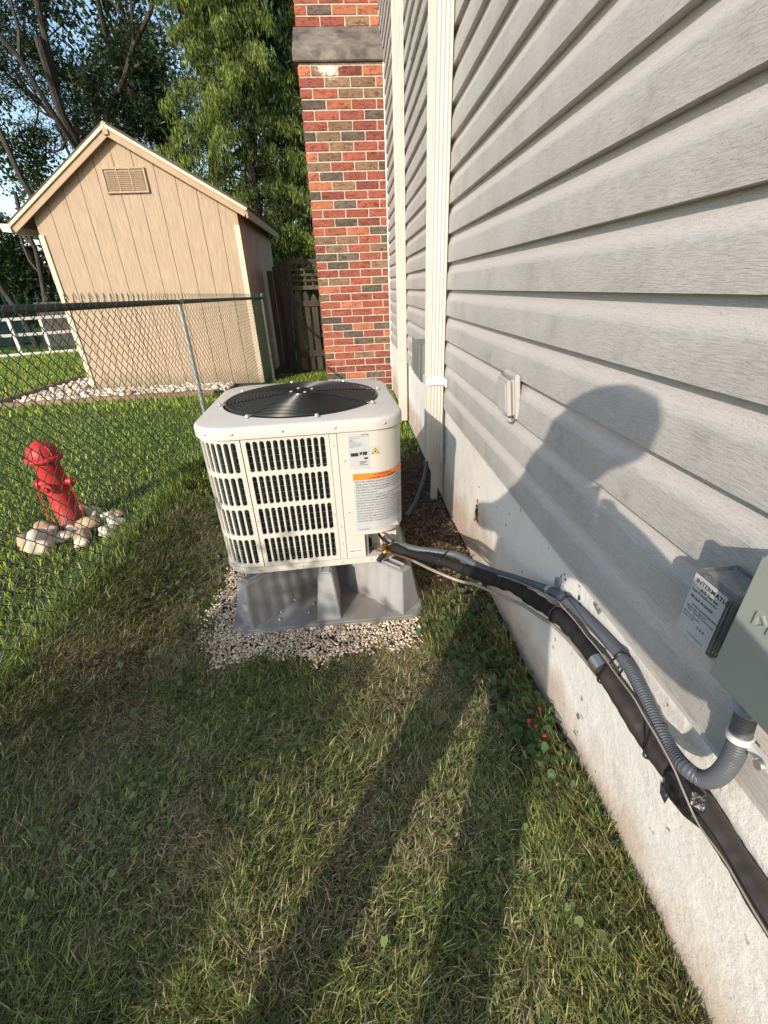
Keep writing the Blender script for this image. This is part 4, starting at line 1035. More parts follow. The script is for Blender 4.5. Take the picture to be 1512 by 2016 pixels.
labtext([('WARNING', .0115, U3+.092, ZW1-.0115, True, .058), ('AVERTISSEMENT', .0115, U3+.070, ZW1-.0232, True, .104)], M['dark'], l3, 'heading', .0043)
for uu, zz_ in ((U3+.084, ZW1-.0080), (U3+.062, ZW1-.0197)):
    mb = MB(); mb.add([onbody(uu-.004, zz_-.003, .0043), onbody(uu+.004, zz_-.003, .0043), onbody(uu, zz_+.004, .0043)], [(0,1,2)]); mb.build('alert_triangle', M['dark'], l3)
body = ['RISK OF FIRE. FLAMMABLE REFRIGERANT USED. TO BE REPAIRED ONLY BY', 'TRAINED SERVICE PERSONNEL. DO NOT PUNCTURE REFRIGERANT TUBING.', "RISQUE D'INCENDIE. REFRIGERANT INFLAMMABLE. CONFIER LA REPARATION", 'UNIQUEMENT PAR DU PERSONNEL DE SERVICE FORME. NE PAS PERFORER', 'TUBULURE DE REFRIGERANT.', 'RISK OF FIRE. DISPOSE OF PROPERLY IN ACCORDANCE WITH FEDERAL OR',
        'LOCAL REGULATIONS. FLAMMABLE REFRIGERANT USED.', "RISQUE D'INCENDIE. ELIMINER CORRECTEMENT CONFORMEMENT AUX", 'REGLEMENTATIONS FEDERALES OU LOCALES. REFRIGERANT INFLAMMABLE.', 'RISK OF FIRE. AUXILIARY DEVICES WHICH MAY BE IGNITION SOURCES SHALL', 'NOT BE INSTALLED IN THE DUCTWORK, OTHER THAN AUXILIARY DEVICES', 'LISTED FOR USE WITH THE SPECIFIC APPLIANCE. SEE INSTRUCTIONS.',
        "RISQUE D'INCENDIE. LES DISPOSITIFS AUXILIAIRES QUI PEUVENT ETRE", "DES SOURCES D'INFLAMMATION NE DOIVENT PAS ETRE INSTALLES DANS LES", 'CONDUITS, AUTRES QUE LES DISPOSITIFS REPERTORIES POUR UNE', "UTILISATION AVEC L'APPAREIL SPECIFIQUE. VOIR LES INSTRUCTIONS."]
ln = []
for i, s_ in enumerate(body): ln.append((s_, .0088, U3+.007, ZW1-.0365-.0112*i, True, min(.216, .0034*len(s_)) if len(s_) < 60 else .216))
labtext(ln, mat('grey_print', (.10,.10,.11), None, rough=.5), l3, 'lettering', .0038)
labtext([('BOSCH', .0075, U3+.020, ZW1-HW+.005, True, .028)], M['dark'], l3, 'maker_mark', .0038)
mb = MB(); ns = 16; cu_, cz_ = U3+.012, ZW1-HW+.0075
vs = [onbody(cu_+q*cos(2*pi*k/ns), cz_+q*sin(2*pi*k/ns), .0038) for k in range(ns) for q in (.0032, .0040)]
mb.add(vs, [(2*k, 2*k+1, (2*k+3) % (2*ns), (2*k+2) % (2*ns)) for k in range(ns)]); mb.build('ring_mark', M['dark'], l3)
l4 = lab(SP0+.004, SP0+.068, ZB+.024, ZB+.040, M['white'], 'barcode_label', .0020)
br_ = []; u = SP0+.010
while u < SP0+.062: w_ = random.choice([.0006,.0012,.002]); br_.append((u, u+w_, ZB+.028, ZB+.036)); u += w_+random.choice([.0008,.0014])
bars(br_, M['dark'], l4, 'barcode', .0024)
mb = MB(); x_, y_, nx_, ny_ = perim(FL+CL+.02)
vs = []
mb.add([onbody(FL+CL*.93+.006*i, z_, .0030) for z_ in (ZB+.30, ZT-.02) for i in range(2)], [(0,1,3,2)]); mb.build('yellow_strip_label', M['yellow'], ac)
# valves
def local(p): return (Matrix.Rotation(-radians(3.0), 3, 'Z') @ (Vector(p)-Vector((AX,AY,AZ0))))
vp = local((.075,1.455,-.950))
mb = MB(); Mv = Matrix.Rotation(radians(75), 3, 'X')
mb.lathe([(.006,-.03),(.009,-.028),(.009,-.016),(.013,-.014),(.013,.006),(.009,.008),(.009,.02),(.011,.022),(.011,.03),(0,.032)], 6, vp, smooth=False)
mb.lathe([(.005,-.03),(.008,-.02),(.008,.0),(.010,.002),(.010,.014),(0,.016)], 6, vp + Vector((0,-.01,.004)), M=Mv, smooth=False); mb.build('brass_valve', M['brass'], ac)
mb = MB(); vp2 = local((.112,1.475,-.935))
mb.lathe([(.006,-.02),(.010,-.018),(.010,.012),(.007,.014),(.007,.024),(0,.025)], 6, vp2, smooth=False); mb.lathe([(.006,-.028),(.009,-.02),(.009,.012),(0,.014)], 6, vp2, M=Matrix.Rotation(radians(80),3,'Y'), smooth=False); mb.build('brass_valve', M['brass'], ac)
mb = MB(); mb.tube([local(p) for p in smooth_path([(.045,1.60,-.905),(.055,1.54,-.91),(.07,1.49,-.915),(.082,1.47,-.93),(.112,1.472,-.925)], 5)], .0055, 8); mb.build('copper_stub', M['copper'], ac)
mb = MB(); mb.tube([local(p) for p in [(.018,1.56,-.955),(.020,1.49,-.955)]], .010, 10); mb.build('rubber_grommet', M['black'], ac)
mb = MB(); mb.tube([local(p) for p in [(.045,1.435,-.985),(.066,1.45,-.965)]], .011, 12); mb.build('black_cap', M['black'], ac)

# ------------------------------------------------------------------ chain link fence
fence = empty('chain_link_fence', 'green vinyl chain link fence with dark top rail left of the unit', 'fence', (-1.3, 0, -1.15))
def rail_z(y_): return -.020 - .0105*max(y_-1.2, 0) if y_ < 7.4 else -.085
FX = -1.265
def fence_mesh(y0, y1, name):
    w_ = .0335; h_ = .0355; mb = MB(); ncol = int((y1-y0)/w_)
    for i in range(ncol+1):
        y_ = y0 + i*w_; zt = rail_z(y_)+.028 ; zb = float(gz(FX, y_))+.02; K_ = int((zt-zb)/h_); P_ = []
        sgn = 1 if i % 2 == 0 else -1
        for k in range(K_+1):
            z_ = zt - k*h_; side = (k % 2 == 0) == (i % 2 == 0)
            yo = (w_*.5+.0016) * (1 if side else -1)
            bow = .012*sin(y_*1.7+z_*2) + .006*sin(y_*5.1) + (.02*max(0, -.9-z_))
            # the wire runs over the bend: three points give the rounded knuckle
            for dz, f_ in ((.0045, .80), (0, 1.0), (-.0045, .80)):
                if k == 0 and dz > 0: continue
                P_.append((FX + bow + (.0028 if dz < 0 else -.0028 if dz > 0 else 0), y_ + yo*f_ + .0, z_+dz))
        # top twist
        P_ = [(P_[0][0], P_[0][1]-sgn*.004, P_[0][2]+.022), (P_[0][0]+.004, P_[0][1]+sgn*.003, P_[0][2]+.012)] + P_
        mb.tube(P_, .0019 if y_ < 3 else .0014, 4 if y_ > 2.2 else 5, cap=False)
        if i % 2 == 0:
            y2 = P_[2][1]; mb.tube([(FX, y2+.004, P_[2][2]), (FX+.003, y2-.004, P_[2][2]+.014), (FX, y2-.009, P_[2][2]+.026), (FX-.003, y2-.002, P_[2][2]+.030)], .0019, 4, cap=False)
    o = mb.build(name, M['greenwire'], fence); o['kind'] = 'stuff'; o.location = (1.3, 0, 1.15); return o
fence_mesh(.55, 7.2, 'wire_mesh')
mb = MB(); mb.tube([(0, y_, rail_z(y_)+1.15) for y_ in (.2, 1.2, 2.4, 3.7, 5, 6.4, 7.2)], .0165, 14); mb.build('top_rail', M['rail'], fence)
for yy, rr_, cap in ((3.74, .019, False), (7.2, .024, True), (.35, .019, False)):
    mb = MB(); zt = rail_z(yy)+1.15; mb.tube([(-.005, yy, -.25), (-.005, yy, zt - (.012 if not cap else -.03))], rr_, 14); po = mb.build('post', M['galv'], fence)
    if cap: mb = MB(); mb.lathe([(.027,0),(.027,.02),(.018,.034),(0,.04)], 14, (-.005, yy, zt+.03)); mb.build('cap', M['galv'], po)
    else: mb = MB(); mb.tube([(0, yy-.03, zt), (0, yy+.03, zt)], .0205, 14); mb.build('collar', M['galv'], po)

# ------------------------------------------------------------------ hydrant + stones
hyd = empty('fire_hydrant', 'small red decorative fire hydrant ringed by stones beyond the fence', 'fire hydrant', (-1.685,2.28,-1.165), rz=radians(-25))
mb = MB(); mb.lathe([(.070,-.03),(.070,.02),(.060,.035),(.058,.39),(.060,.405)], 28); mb.build('barrel', M['red'], hyd)
mb = MB(); mb.lathe([(.060,.406),(.084,.410),(.089,.418),(.087,.428),(.072,.435),(.071,.446),(.064,.470),(.046,.494),(.024,.506),(.012,.508),(.012,.516),(0,.518)], 28); bn = mb.build('bonnet', M['red'], hyd)
mb = MB()
for k in range(10):
    an = 2*pi*k/10; mb.tube([(.074*cos(an),.074*sin(an),.438), (.066*cos(an),.066*sin(an),.468), (.047*cos(an),.047*sin(an),.494)], .0035, 6)
mb.build('bonnet_rib', M['red'], bn)
for an in (radians(-150), radians(30), radians(-60)):
    mb = MB(); d = Vector((cos(an), sin(an), 0)); q = d.to_track_quat('Z','Y').to_matrix()
    mb.lathe([(.020,.05),(.020,.074),(.027,.076),(.027,.090),(.013,.092),(.011,.104),(0,.105)], 14, (0,0,.275), M=q); mb.build('nozzle_cap', M['red'], hyd)
for an in (radians(-130), radians(10)):
    mb = MB(); d = Vector((cos(an), sin(an), 0)); t = Vector((-sin(an), cos(an), 0)); P_ = []
    for k in range(13): f_ = k/12; P_.append(d*(.085) + t*(.02*sin(pi*f_)) + Vector((0,0,.25 - .22*f_ + .0)))
    for a_, b_ in zip(P_[:-1], P_[1:]):
        mb.tube([a_, (a_+b_)/2 + d*.006, b_], .0035, 5)
    mb.build('chain', M['redchain'] if 'redchain' in M else M['red'], hyd)

def stone(x_, y_, r, m, label, name='stone', seed=0, sc=(1,1,.72), group='stones ringing the red hydrant', cat='stone'):
    rs_ = np.random.default_rng(seed); V0, F0 = ico(3)
    D1 = rs_.normal(0, 1, (5, 3)); D1 /= np.linalg.norm(D1, axis=1)[:,None]
    f_ = 1 + sum(.10*np.sin(2.1*(V0@d_)*(1+.5*i) + i) for i, d_ in enumerate(D1)) - .10*np.abs(V0@D1[0])
    V = V0*f_[:,None]*np.array(sc)*r
    me_ = bpy.data.meshes.new(name); me_.from_pydata(V.tolist(), [], F0.tolist()); me_.polygons.foreach_set('use_smooth', [True]*len(F0)); me_.materials.append(m)
    o = link_mesh(name, me_); o.location = (x_, y_, float(gz(x_, y_)) + r*sc[2]*.62); o.rotation_euler = (0, 0, rs_.uniform(0, 6.28))
    return tag(o, label, cat, group)
stone(-1.665,1.985,0.074,M['stone_p'],'largest pale oblong stone, front of the ring around the hydrant', seed=2, sc=(.85,1.15,.9))
stone(-1.775,2.06,0.050,M['stone_t'],'brownish round stone at the far left of the hydrant ring', seed=3)
stone(-1.79,2.20,0.046,M['stone_t'],'small tan stone left of and behind the hydrant foot', seed=4, sc=(.9,1,.8))
stone(-1.715,2.135,0.049,M['stone_p'],'cream stone wedged between the big pale stone and the hydrant', seed=5)
stone(-1.605,2.075,0.049,M['stone_p'],'flat cream stone right of the big pale stone', seed=6)
stone(-1.545,2.19,0.057,M['stone_t'],'smooth tan stone touching the right foot of the hydrant', seed=7, sc=(1,1,.9))
stone(-1.51,2.07,0.052,M['stone_t'],'dusky tan stone in front of the right side of the ring', seed=8)
stone(-1.49,2.30,0.046,M['stone_p'],'pale stone at the back right of the hydrant ring', seed=9)
stone(-1.40,2.22,0.049,M['stone_p'],'white grey stone, right end of the ring nearest the fence', seed=10)
stone(-1.41,2.12,0.046,M['stone_p'],'low whitish stone at the front right corner of the ring', seed=11, sc=(1.15,.9,.6))
stone(-1.43,2.32,0.038,M['stone_t'],'little tan stone behind the pale right hand stones', seed=12)
stone(-1.60,2.36,0.042,M['stone_p'],'pale stone hidden behind the hydrant foot', seed=13)

stone(-1.70,2.42,.040,M['stone_t'],'small brown stone peeping out behind the hydrant', seed=14)
stone(-1.48,2.01,.036,M['stone_p'],'little cream pebble stone in front of the dusky tan stone', seed=15)
stone(-1.74,2.00,.034,M['stone_t'],'small tan stone left of the largest pale stone', seed=16)
stone(-1.60,2.15,.040,M['stone_p'],'rounded pale stone against the front of the hydrant foot', seed=17)
# ------------------------------------------------------------------ shed
shed = empty('garden_shed', 'tan garden shed with grooved panels, gable vent and cream corner trim', 'shed', (-2.74,7.0,-1.30))
SX0, SX1, SY0, SY1 = -4.03, -1.42, 7.0, 9.6; ox, oy, oz = -2.74, 7.0, -1.30
def sp_(x_, y_, z_): return (x_-ox, y_-oy, z_-oz)
PK = (-2.80, 1.74); zr_ = .86; zl_ = .82
EV_R, EV_L = (-1.27, .955), (-4.30, .86); PKR = (-2.80, 1.825)
def wall_top(x_): return PKR[1] + (EV_R[1]-PKR[1])*(x_-PKR[0])/(EV_R[0]-PKR[0]) if x_ > PKR[0] else PKR[1] + (EV_L[1]-PKR[1])*(PKR[0]-x_)/(PKR[0]-EV_L[0])
nb = 11; bw = (SX1-SX0)/nb; gp = .007
for i in range(nb):
    a = SX0+i*bw+gp/2; b_ = SX0+(i+1)*bw-gp/2; xm = [a] + ([PK[0]] if a < PK[0] < b_ else []) + [b_]
    mb = MB(); pr = [(a, -1.26), (b_, -1.26)] + [(x_, wall_top(x_)-.004) for x_ in xm[::-1]]
    n_ = len(pr); vs = [sp_(x_, y_, z_) for y_ in (7.0, 7.018) for x_, z_ in pr]
    mb.add(vs, [tuple(range(n_)), tuple(range(n_, 2*n_))[::-1]] + [(k, n_+k, n_+(k+1) % n_, (k+1) % n_) for k in range(n_)]); mb.build('siding_board', M['shed'], shed)
mb = MB(); mb.add([sp_(x_, 7.012, z_) for x_, z_ in ((SX0,-1.27),(SX1,-1.27),(SX1,wall_top(SX1)-.03),(PK[0],PK[1]-.03),(SX0,wall_top(SX0)-.03))], [(0,1,2,3,4)]); mb.build('backing', M['groove'], shed)
for i in range(8):
    yw = (SY1-7.02)/8; mb = MB(); mb.box(sp_(SX1-.018, 7.02+i*yw+.004, -1.26), sp_(SX1, 7.02+(i+1)*yw-.004, wall_top(SX1)-.02)); mb.build('siding_board', M['shed'], shed)
mb = MB(); mb.box(sp_(SX1-.06, 7.03, -1.27), sp_(SX1-.019, SY1, .84)); mb.box(sp_(SX0, 7.03, -1.27), sp_(SX0+.04, SY1, .80)); mb.box(sp_(SX0+.04, SY1-.03, -1.27), sp_(SX1-.06, SY1, .80)); mb.build('frame_wall', M['shed'], shed)
mb = MB(); mb.box(sp_(SX1-.065, 6.978, -1.26), sp_(SX1+.006, 6.998, .80)); mb.build('corner_trim', M['shedtrim'], shed, .003)
mb = MB(); mb.box(sp_(SX0-.006, 6.978, -1.26), sp_(SX0+.060, 6.998, .76)); mb.build('corner_trim', M['shedtrim'], shed, .003)
EV_R, EV_L = (-1.27, .955), (-4.30, .86); PKR = (-2.80, 1.825)
for nm, (ex, ez) in (('right', EV_R), ('left', EV_L)):
    mb = MB(); p = Vector(sp_(PKR[0], 0, PKR[1]+.0)); q = Vector(sp_(ex, 0, ez)); d = (q-p).normalized(); nrm = Vector((-d.z, 0, d.x)) * (1 if nm == 'left' else -1)
    if nrm.z < 0: nrm = -nrm
    vs = [];
    for yy in (6.90, 9.75):
        for pt, h_ in ((p, .0), (q, .0), (q, .045), (p, .045)): vs.append((pt + nrm*h_) * 1.0); vs[-1] = Vector((vs[-1].x, yy-oy, vs[-1].z))
    mb.add(vs, [(0,1,2,3),(7,6,5,4),(0,4,5,1),(1,5,6,2),(2,6,7,3),(3,7,4,0)]); mb.build('roof_slope', M['shingle'], shed)
    for nm2, o0, o1, yy0, yy1, mm in (('rake_board', -.085, -.004, 6.905, 6.925, M['fascia']), ('rake_trim', -.014, .018, 6.885, 6.904, M['shedtrim'])):
        vs = []
        for yy in (yy0, yy1):
            for pt, h_ in ((p, o0), (q, o0), (q, o1), (p, o1)): v = pt + nrm*h_; vs.append(Vector((v.x, yy-oy, v.z)))
        mb = MB(); mb.add(vs, [(0,1,2,3),(7,6,5,4),(0,4,5,1),(1,5,6,2),(2,6,7,3),(3,7,4,0)]); mb.build(nm2, mm, shed)
    # soffit strip under the gable overhang
    vs = []
    for yy in (6.926, 6.999):
        for pt, h_ in ((p, -.034), (q, -.034), (q, -.005), (p, -.005)): v = pt + nrm*h_; vs.append(Vector((v.x, yy-oy, v.z)))
    mb = MB(); mb.add(vs, [(0,1,2,3),(7,6,5,4),(0,4,5,1),(1,5,6,2),(2,6,7,3),(3,7,4,0)]); mb.build('soffit', M['fascia'], shed)
mb = MB(); mb.add([sp_(x_, y_, z_) for y_ in (6.887, 6.923) for x_, z_ in ((-2.83,1.74),(-2.77,1.74),(-2.77,1.85),(-2.80,1.868),(-2.83,1.85))], [(4,3,2,1,0),(5,6,7,8,9)]+[(i,5+i,5+(i+1)%5,(i+1)%5) for i in range(5)]); mb.build('ridge_block', M['fascia'], shed)
mb = MB(); mb.box(sp_(EV_R[0]-.02, 6.905, EV_R[1]-.09), sp_(EV_R[0]+.005, 9.75, EV_R[1]+.01)); mb.build('eave_fascia', M['fascia'], shed)
mb = MB(); q = sp_(EV_L[0], 6.88, EV_L[1]); mb.add([(q[0]-.12,q[1],q[2]+.03),(q[0]-.12,q[1]+2.4,q[2]+.03),(q[0]-.10,q[1],q[2]-.06),(q[0]-.10,q[1]+2.4,q[2]-.06),(q[0]+.01,q[1],q[2]-.075),(q[0]+.01,q[1]+2.4,q[2]-.075),(q[0]+.01,q[1],q[2]+.02),(q[0]+.01,q[1]+2.4,q[2]+.02)],
    [(0,2,3,1),(2,4,5,3),(4,6,7,5),(0,6,4,2)]); mb.build('gutter', M['whiterail'], shed)
vt = empty('gable_vent', '', ''); 
for k_ in ('label', 'category'):
    if k_ in vt: del vt[k_]
vt.parent = shed; vt.location = sp_(-2.745, 6.995, 1.315)
mb = MB(); mb.box((-.255,-.010,-.125), (.255,.0,.125)); mb.build('vent_plate', M['fascia'], vt)
for c_ in range(3):
    for r_ in range(10):
        x0_ = -.235+c_*.16; z0_ = -.105+r_*.0205; mb = MB()
        mb.box((x0_, -.022, z0_), (x0_+.145, -.0105, z0_+.013), rot=Matrix.Rotation(radians(25), 3, 'X')); mb.build('louvre', M['shed'], vt)
mb = MB(); 
for a_, b_ in (((-.265,-.026,-.135),(.265,-.0005,-.118)), ((-.265,-.026,.110),(.265,-.0005,.127)), ((-.265,-.026,-.1175),(-.245,-.0005,.1095)), ((.245,-.026,-.1175),(.265,-.0005,.1095)), ((-.088,-.025,-.1175),(-.076,-.0005,.1095)), ((.072,-.025,-.1175),(.084,-.0005,.1095))): mb.box(a_, b_)
mb.build('vent_frame', M['shed'], vt)
mb = MB(); mb.box(sp_(SX0+.02, 7.03, -1.38), sp_(SX1-.02, SY1-.02, -1.275)); mb.build('dark_gap_block', M['dark'], shed)  # near-black block paints the shade in the gap under the shed

# white stones around the shed foot, timber edging
n = 1500; x = np.concatenate([rng.uniform(-4.75, -1.9, 1150), rng.uniform(-4.75,-4.1,350)]); y = np.concatenate([rng.uniform(6.32, 6.98, 1150), rng.uniform(6.3, 8.2, 350)])
c = np.where((rng.random(n) < .3)[:,None], np.array([.50,.38,.26]), np.array([.66,.60,.50]))*(.7+.5*rng.random(n))[:,None]
k = (y > 6.25+.09*(x+4.5)+.06) ; x, y, c = x[k], y[k], c[k]; n = len(x)
pebbles(x, y, gz(x, y)+.03+.03*rng.random(n), .028+.03*rng.random(n), c, 'white_stone_bed', 'bed of white and tan river stones along the shed foot', ICO1)
x = rng.uniform(-.85, -.45, 30)
for p, q, lb in (((-4.95,6.08,-1.25), (-2.0,6.30,-1.25), 'long brown timber edging in front of the white stones'), ((-4.98,6.14,-1.25), (-4.85,8.2,-1.25), 'short brown timber edging running back beside the shed')):
    o_ = Vector(p); mb = MB(); P_ = [(Vector(p)).lerp(Vector(q), i/14)-o_ + Vector((0, .008*sin(i*1.3), .006*sin(i*2.1))) for i in range(15)]
    mb.tube(P_, .052, 10); o = mb.build('timber_edging', M['timber'], None); o.location = p; tag(o, lb, 'edging', 'timber edging by the shed')

# ------------------------------------------------------------------ old wooden gate and lattice behind chimney
gate = empty('lattice_gate', 'weathered wooden picket gate topped with lattice between shed and chimney', 'gate', (-.7,8.1,-1.30))
def gb(a, b_, name='rail'): mb = MB(); mb.box((a[0]+.7, a[1]-8.1, a[2]+1.3), (b_[0]+.7, b_[1]-8.1, b_[2]+1.3)); return mb.build(name, M['oldwood'], gate)
gb((-1.00,8.08,-1.30),(-.93,8.15,.44),'post'); gb((-1.13,8.10,-1.30),(-1.03,8.20,.40),'post'); gb((.05,8.08,-1.30),(.12,8.15,.44),'post')
gb((-1.36,8.30,-1.30),(-1.27,8.33,.30),'board'); gb((-1.26,8.30,-1.30),(-1.15,8.33,.36),'board'); gb((-.93,8.09,.37),(.05,8.14,.44)); gb((-.93,8.09,.0),(.05,8.13,.06)); gb((-.93,8.06,-.25),(.05,8.079,-.16)); gb((-.93,8.06,-1.05),(.05,8.079,-.95))
for i, x_ in enumerate(np.arange(-.86, .04, .125)): gb((x_,8.118,.06),(x_+.032,8.126,.37),'lattice_slat')
for z_ in (.12,.20,.28): gb((-.93,8.100,z_),(.05,8.112,z_+.035),'lattice_slat')
for i, x_ in enumerate(np.arange(-.92, .0, .135)):
    mb = MB(); w_ = .095; h_ = -.03+random.uniform(-.03,.02)
    pr = [(0,-1.28),(w_,-1.28),(w_,h_-.09),(w_*.8,h_-.03),(w_*.5,h_),(w_*.2,h_-.03),(0,h_-.09)]
    vs = [(x_+a_+.7, y_-8.1, z_+1.3) for y_ in (8.081, 8.099) for a_, z_ in pr]; n_ = len(pr)
    mb.add(vs, [tuple(range(n_)), tuple(range(n_, 2*n_))[::-1]] + [(k, n_+k, n_+(k+1) % n_, (k+1) % n_) for k in range(n_)]); mb.build('picket', M['oldwood'], gate)

# low white garden run with green mesh, far left
run = empty('garden_run', 'low white railed garden run with green mesh behind the fence at left', 'garden fence', (-8.8,12.6,-1.3))
def lrel(x_, y_, z_): return (x_+8.8, y_-12.6, z_+1.3)
for x_, y_ in ((-11.0,11.9),(-9.9,12.3),(-8.85,12.75),(-8.25,13.05),(-7.65,13.3),(-6.5,13.8)):
    mb = MB(); mb.bar(lrel(x_, y_, -1.3), lrel(x_, y_, -.42), .075, .05, up=(0,1,0)); mb.build('post', M['whiterail'], run)
for z_ in (-.80, -.42):
    mb = MB(); mb.bar(lrel(-11.2,11.82,z_), lrel(-6.3,13.85,z_+.03), .05, .07); mb.build('rail', M['whiterail'], run)
mb = MB(); p = Vector(lrel(-11.2,11.9,-1.3)); q = Vector(lrel(-6.3,13.92,-1.3)); L_ = (q-p).length; d = (q-p).normalized()
for i in range(int(L_/.08)):
    for sg in (1, -1):
        a_ = p + d*(i*.08); b_ = a_ + d*(.85*sg*.6) + Vector((0,0,.85))
        if (b_-p).dot(d) < 0 or (b_-p).dot(d) > L_: continue
        mb.tube([a_, b_], .004, 3, cap=False)
o = mb.build('wire_mesh', M['greenwire'], run); o['kind'] = 'stuff'
mb = MB(); mb.bar(lrel(-11.2,11.6,-1.27), lrel(-6.6,13.45,-1.27), .22, .10); mb.build('stone_kerb', M['stone_w'], run)
# neighbouring house corner
nh = empty('neighbour_house', 'grey green clapboard house corner at the far left edge', 'house', (-12.55,14.6,-1.3))
for i in range(18):
    mb = MB(); z_ = i*.135; mb.add([(-1.6,-.2,z_),(1.05,.35,z_),(1.05,.35,z_+.135),(-1.6,-.2,z_+.135),(-1.6,-.225,z_),(1.05,.325,z_)], [(4,5,2,3),(4,0,1,5)]); mb.add([(1.07,.33,z_),(1.07,3.0,z_),(1.052,3.0,z_+.135),(1.052,.33,z_+.135),(1.05,.33,z_),(1.05,3.0,z_)], [(0,1,2,3),(4,5,1,0)]); mb.build('siding_board', M['neigh'], nh)
mb = MB(); mb.box((-1.6,.4,0), (1.05,3.0,2.43)); mb.build('body', M['neigh'], nh)
mb = MB(); mb.add([(-1.8,-.35,2.40),(1.05,.30,2.40),(1.05,1.8,3.3),(-1.8,1.3,3.3),(-1.8,3.2,2.40),(1.05,3.4,2.40)], [(0,1,2,3),(3,2,5,4)]); mb.build('roof', M['shingle'], nh)
mb = MB(); mb.box((-9.5,15.0,-1.3), (-5.6,17.0,-.05)); 
o = mb.build('dark_outbuilding', M['shingle'], None); tag(o, 'low dark outbuilding seen behind the garden run', 'outbuilding')

# ------------------------------------------------------------------ trees
def leaves(centres, spread, per, size, aspect, cols, name, parent, droop=0.0, seed=1, up=.3, flat=False):
    r_ = np.random.default_rng(seed); C = np.repeat(np.asarray(centres), per, 0); n = len(C)
    sp2 = np.repeat(np.broadcast_to(spread, (len(centres), 3)) if np.ndim(spread) < 2 else spread, per, 0)
    P = C + r_.normal(0, 1, (n, 3))*sp2
    ax = r_.normal(0, 1, (n, 3)); ax[:,2] -= droop*2; ax /= np.linalg.norm(ax, axis=1)[:,None]
    nn = r_.normal(0, 1, (n, 3)); nn[:,2] += up; s = np.cross(ax, nn); s /= np.linalg.norm(s, axis=1)[:,None]+1e-9
    L_ = size*(.6+.8*r_.random(n)); W_ = L_*aspect
    a = P; b = P + ax*(L_*.5)[:,None] + s*(W_/2)[:,None]; c = P + ax*L_[:,None]; d = P + ax*(L_*.5)[:,None] - s*(W_/2)[:,None]
    V = np.stack([a, b, c, d], 1).reshape(-1, 3); Fq = np.arange(n)[:,None]*4 + np.array([0,1,2,3])
    cc = np.array(cols)[r_.integers(0, len(cols), n)]*(.65+.7*r_.random(n))[:,None]
    col = np.repeat(cc, 4, 0)
    o = quick_mesh(name, V, Fq, None, col, M['leaf'], parent); o['kind'] = 'stuff'; return o

def grow(start, direction, length, rad, depth, rs_, segs, tips, curve=.18, split=(2,3), shrink=.72, upb=.12, spreadang=.55):
    P_ = [Vector(start)]; d = Vector(direction).normalized(); n_ = 6
    for i in range(n_):
        d = (d + Vector((rs_.gauss(0,curve), rs_.gauss(0,curve), rs_.gauss(0,curve)+upb*.3))).normalized(); P_.append(P_[-1] + d*length/n_)
    segs.append((P_, [rad*(1-.4*i/n_) for i in range(n_+1)]))
    if depth <= 1: tips += P_[2:]
    if depth == 0: return
    for k in range(rs_.randint(*split)):
        t = rs_.randint(3, n_); nd = (d + Vector((rs_.gauss(0,spreadang), rs_.gauss(0,spreadang), rs_.gauss(0,spreadang*.7)+upb))).normalized()
        grow(P_[t], nd, length*shrink*rs_.uniform(.75,1.1), rad*.5, depth-1, rs_, segs, tips, curve, split, shrink, upb, spreadang)

def tree(name, label, base, stems, leafcfg, bark, depth=3, seed=1, cat='tree', group='trees behind the shed', **kw):
    rs_ = random.Random(seed); e = empty(name, label, cat, base, group); segs, tips = [], []
    for st, di, ln_, rd in stems: grow(st, di, ln_, rd, depth, rs_, segs, tips, **kw)
    mb = MB()
    for P_, R_ in segs: mb.tube(P_, R_, 8 if R_[0] > .05 else 4, cap=False)
    mb.build('trunk', bark, e)
    tp = np.array([tuple(t) for t in tips]); leaves(tp, leafcfg['spread'], leafcfg['per'], leafcfg['size'], leafcfg['aspect'], leafcfg['cols'], 'crown', e, leafcfg.get('droop', 0), seed, leafcfg.get('up', .3))
    return e, tp
GR = [(.045,.08,.025),(.06,.10,.03),(.08,.125,.04),(.035,.06,.022)]
tree('maple_tree', 'leaning multi stemmed leafy tree rising behind the left roof slope', (-6.2,14.5,-1.3),
     [((.2,0,0),(-.42,0,1),6.4,.15), ((.5,.2,0),(-.10,.1,1),6.5,.13), ((.1,.3,0),(-.75,.2,1),5.8,.11), ((.3,.1,0),(-.25,.1,1),6.6,.10), ((.7,0,.5),(.30,0,1),5.0,.09)],
     dict(spread=(.22,.22,.18), per=11, size=.10, aspect=.8, cols=GR), M['bark_grey'], 4, 3, shrink=.66, split=(3,3))
tree('maple_tree', 'thin leafy tree at the far left against the sky', (-10.2,15.5,-1.3),
     [((0,0,0),(.05,0,1),5,.10), ((.2,.2,0),(.4,0,1),4.2,.08)],
     dict(spread=(.28,.28,.22), per=22, size=.095, aspect=.8, cols=GR), M['bark_grey'], 4, 11, shrink=.66, split=(2,3))
DK = [(.016,.032,.012),(.024,.045,.015),(.035,.06,.018)]
tree('dark_pine', 'tall dark pine with bare trunks in the middle of the tree line', (-4.8,17.5,-1.3),
     [((0,0,0),(.02,0,1),9,.24), ((1.1,.6,0),(-.06,0,1),9,.2)],
     dict(spread=(.20,.20,.14), per=46, size=.16, aspect=.14, cols=DK), M['bark'], 4, 21, shrink=.55, split=(3,4), upb=.02, spreadang=.9)
tree('dark_pine', 'dark spreading evergreen filling the gap behind the shed ridge', (-2.9,15.0,-1.3),
     [((0,0,0),(0,0,1),6.5,.2), ((-1.3,.4,0),(.05,0,1),5.5,.16)],
     dict(spread=(.22,.22,.16), per=44, size=.15, aspect=.18, cols=DK), M['bark'], 4, 31, shrink=.6, split=(3,4), upb=.02, spreadang=.9)

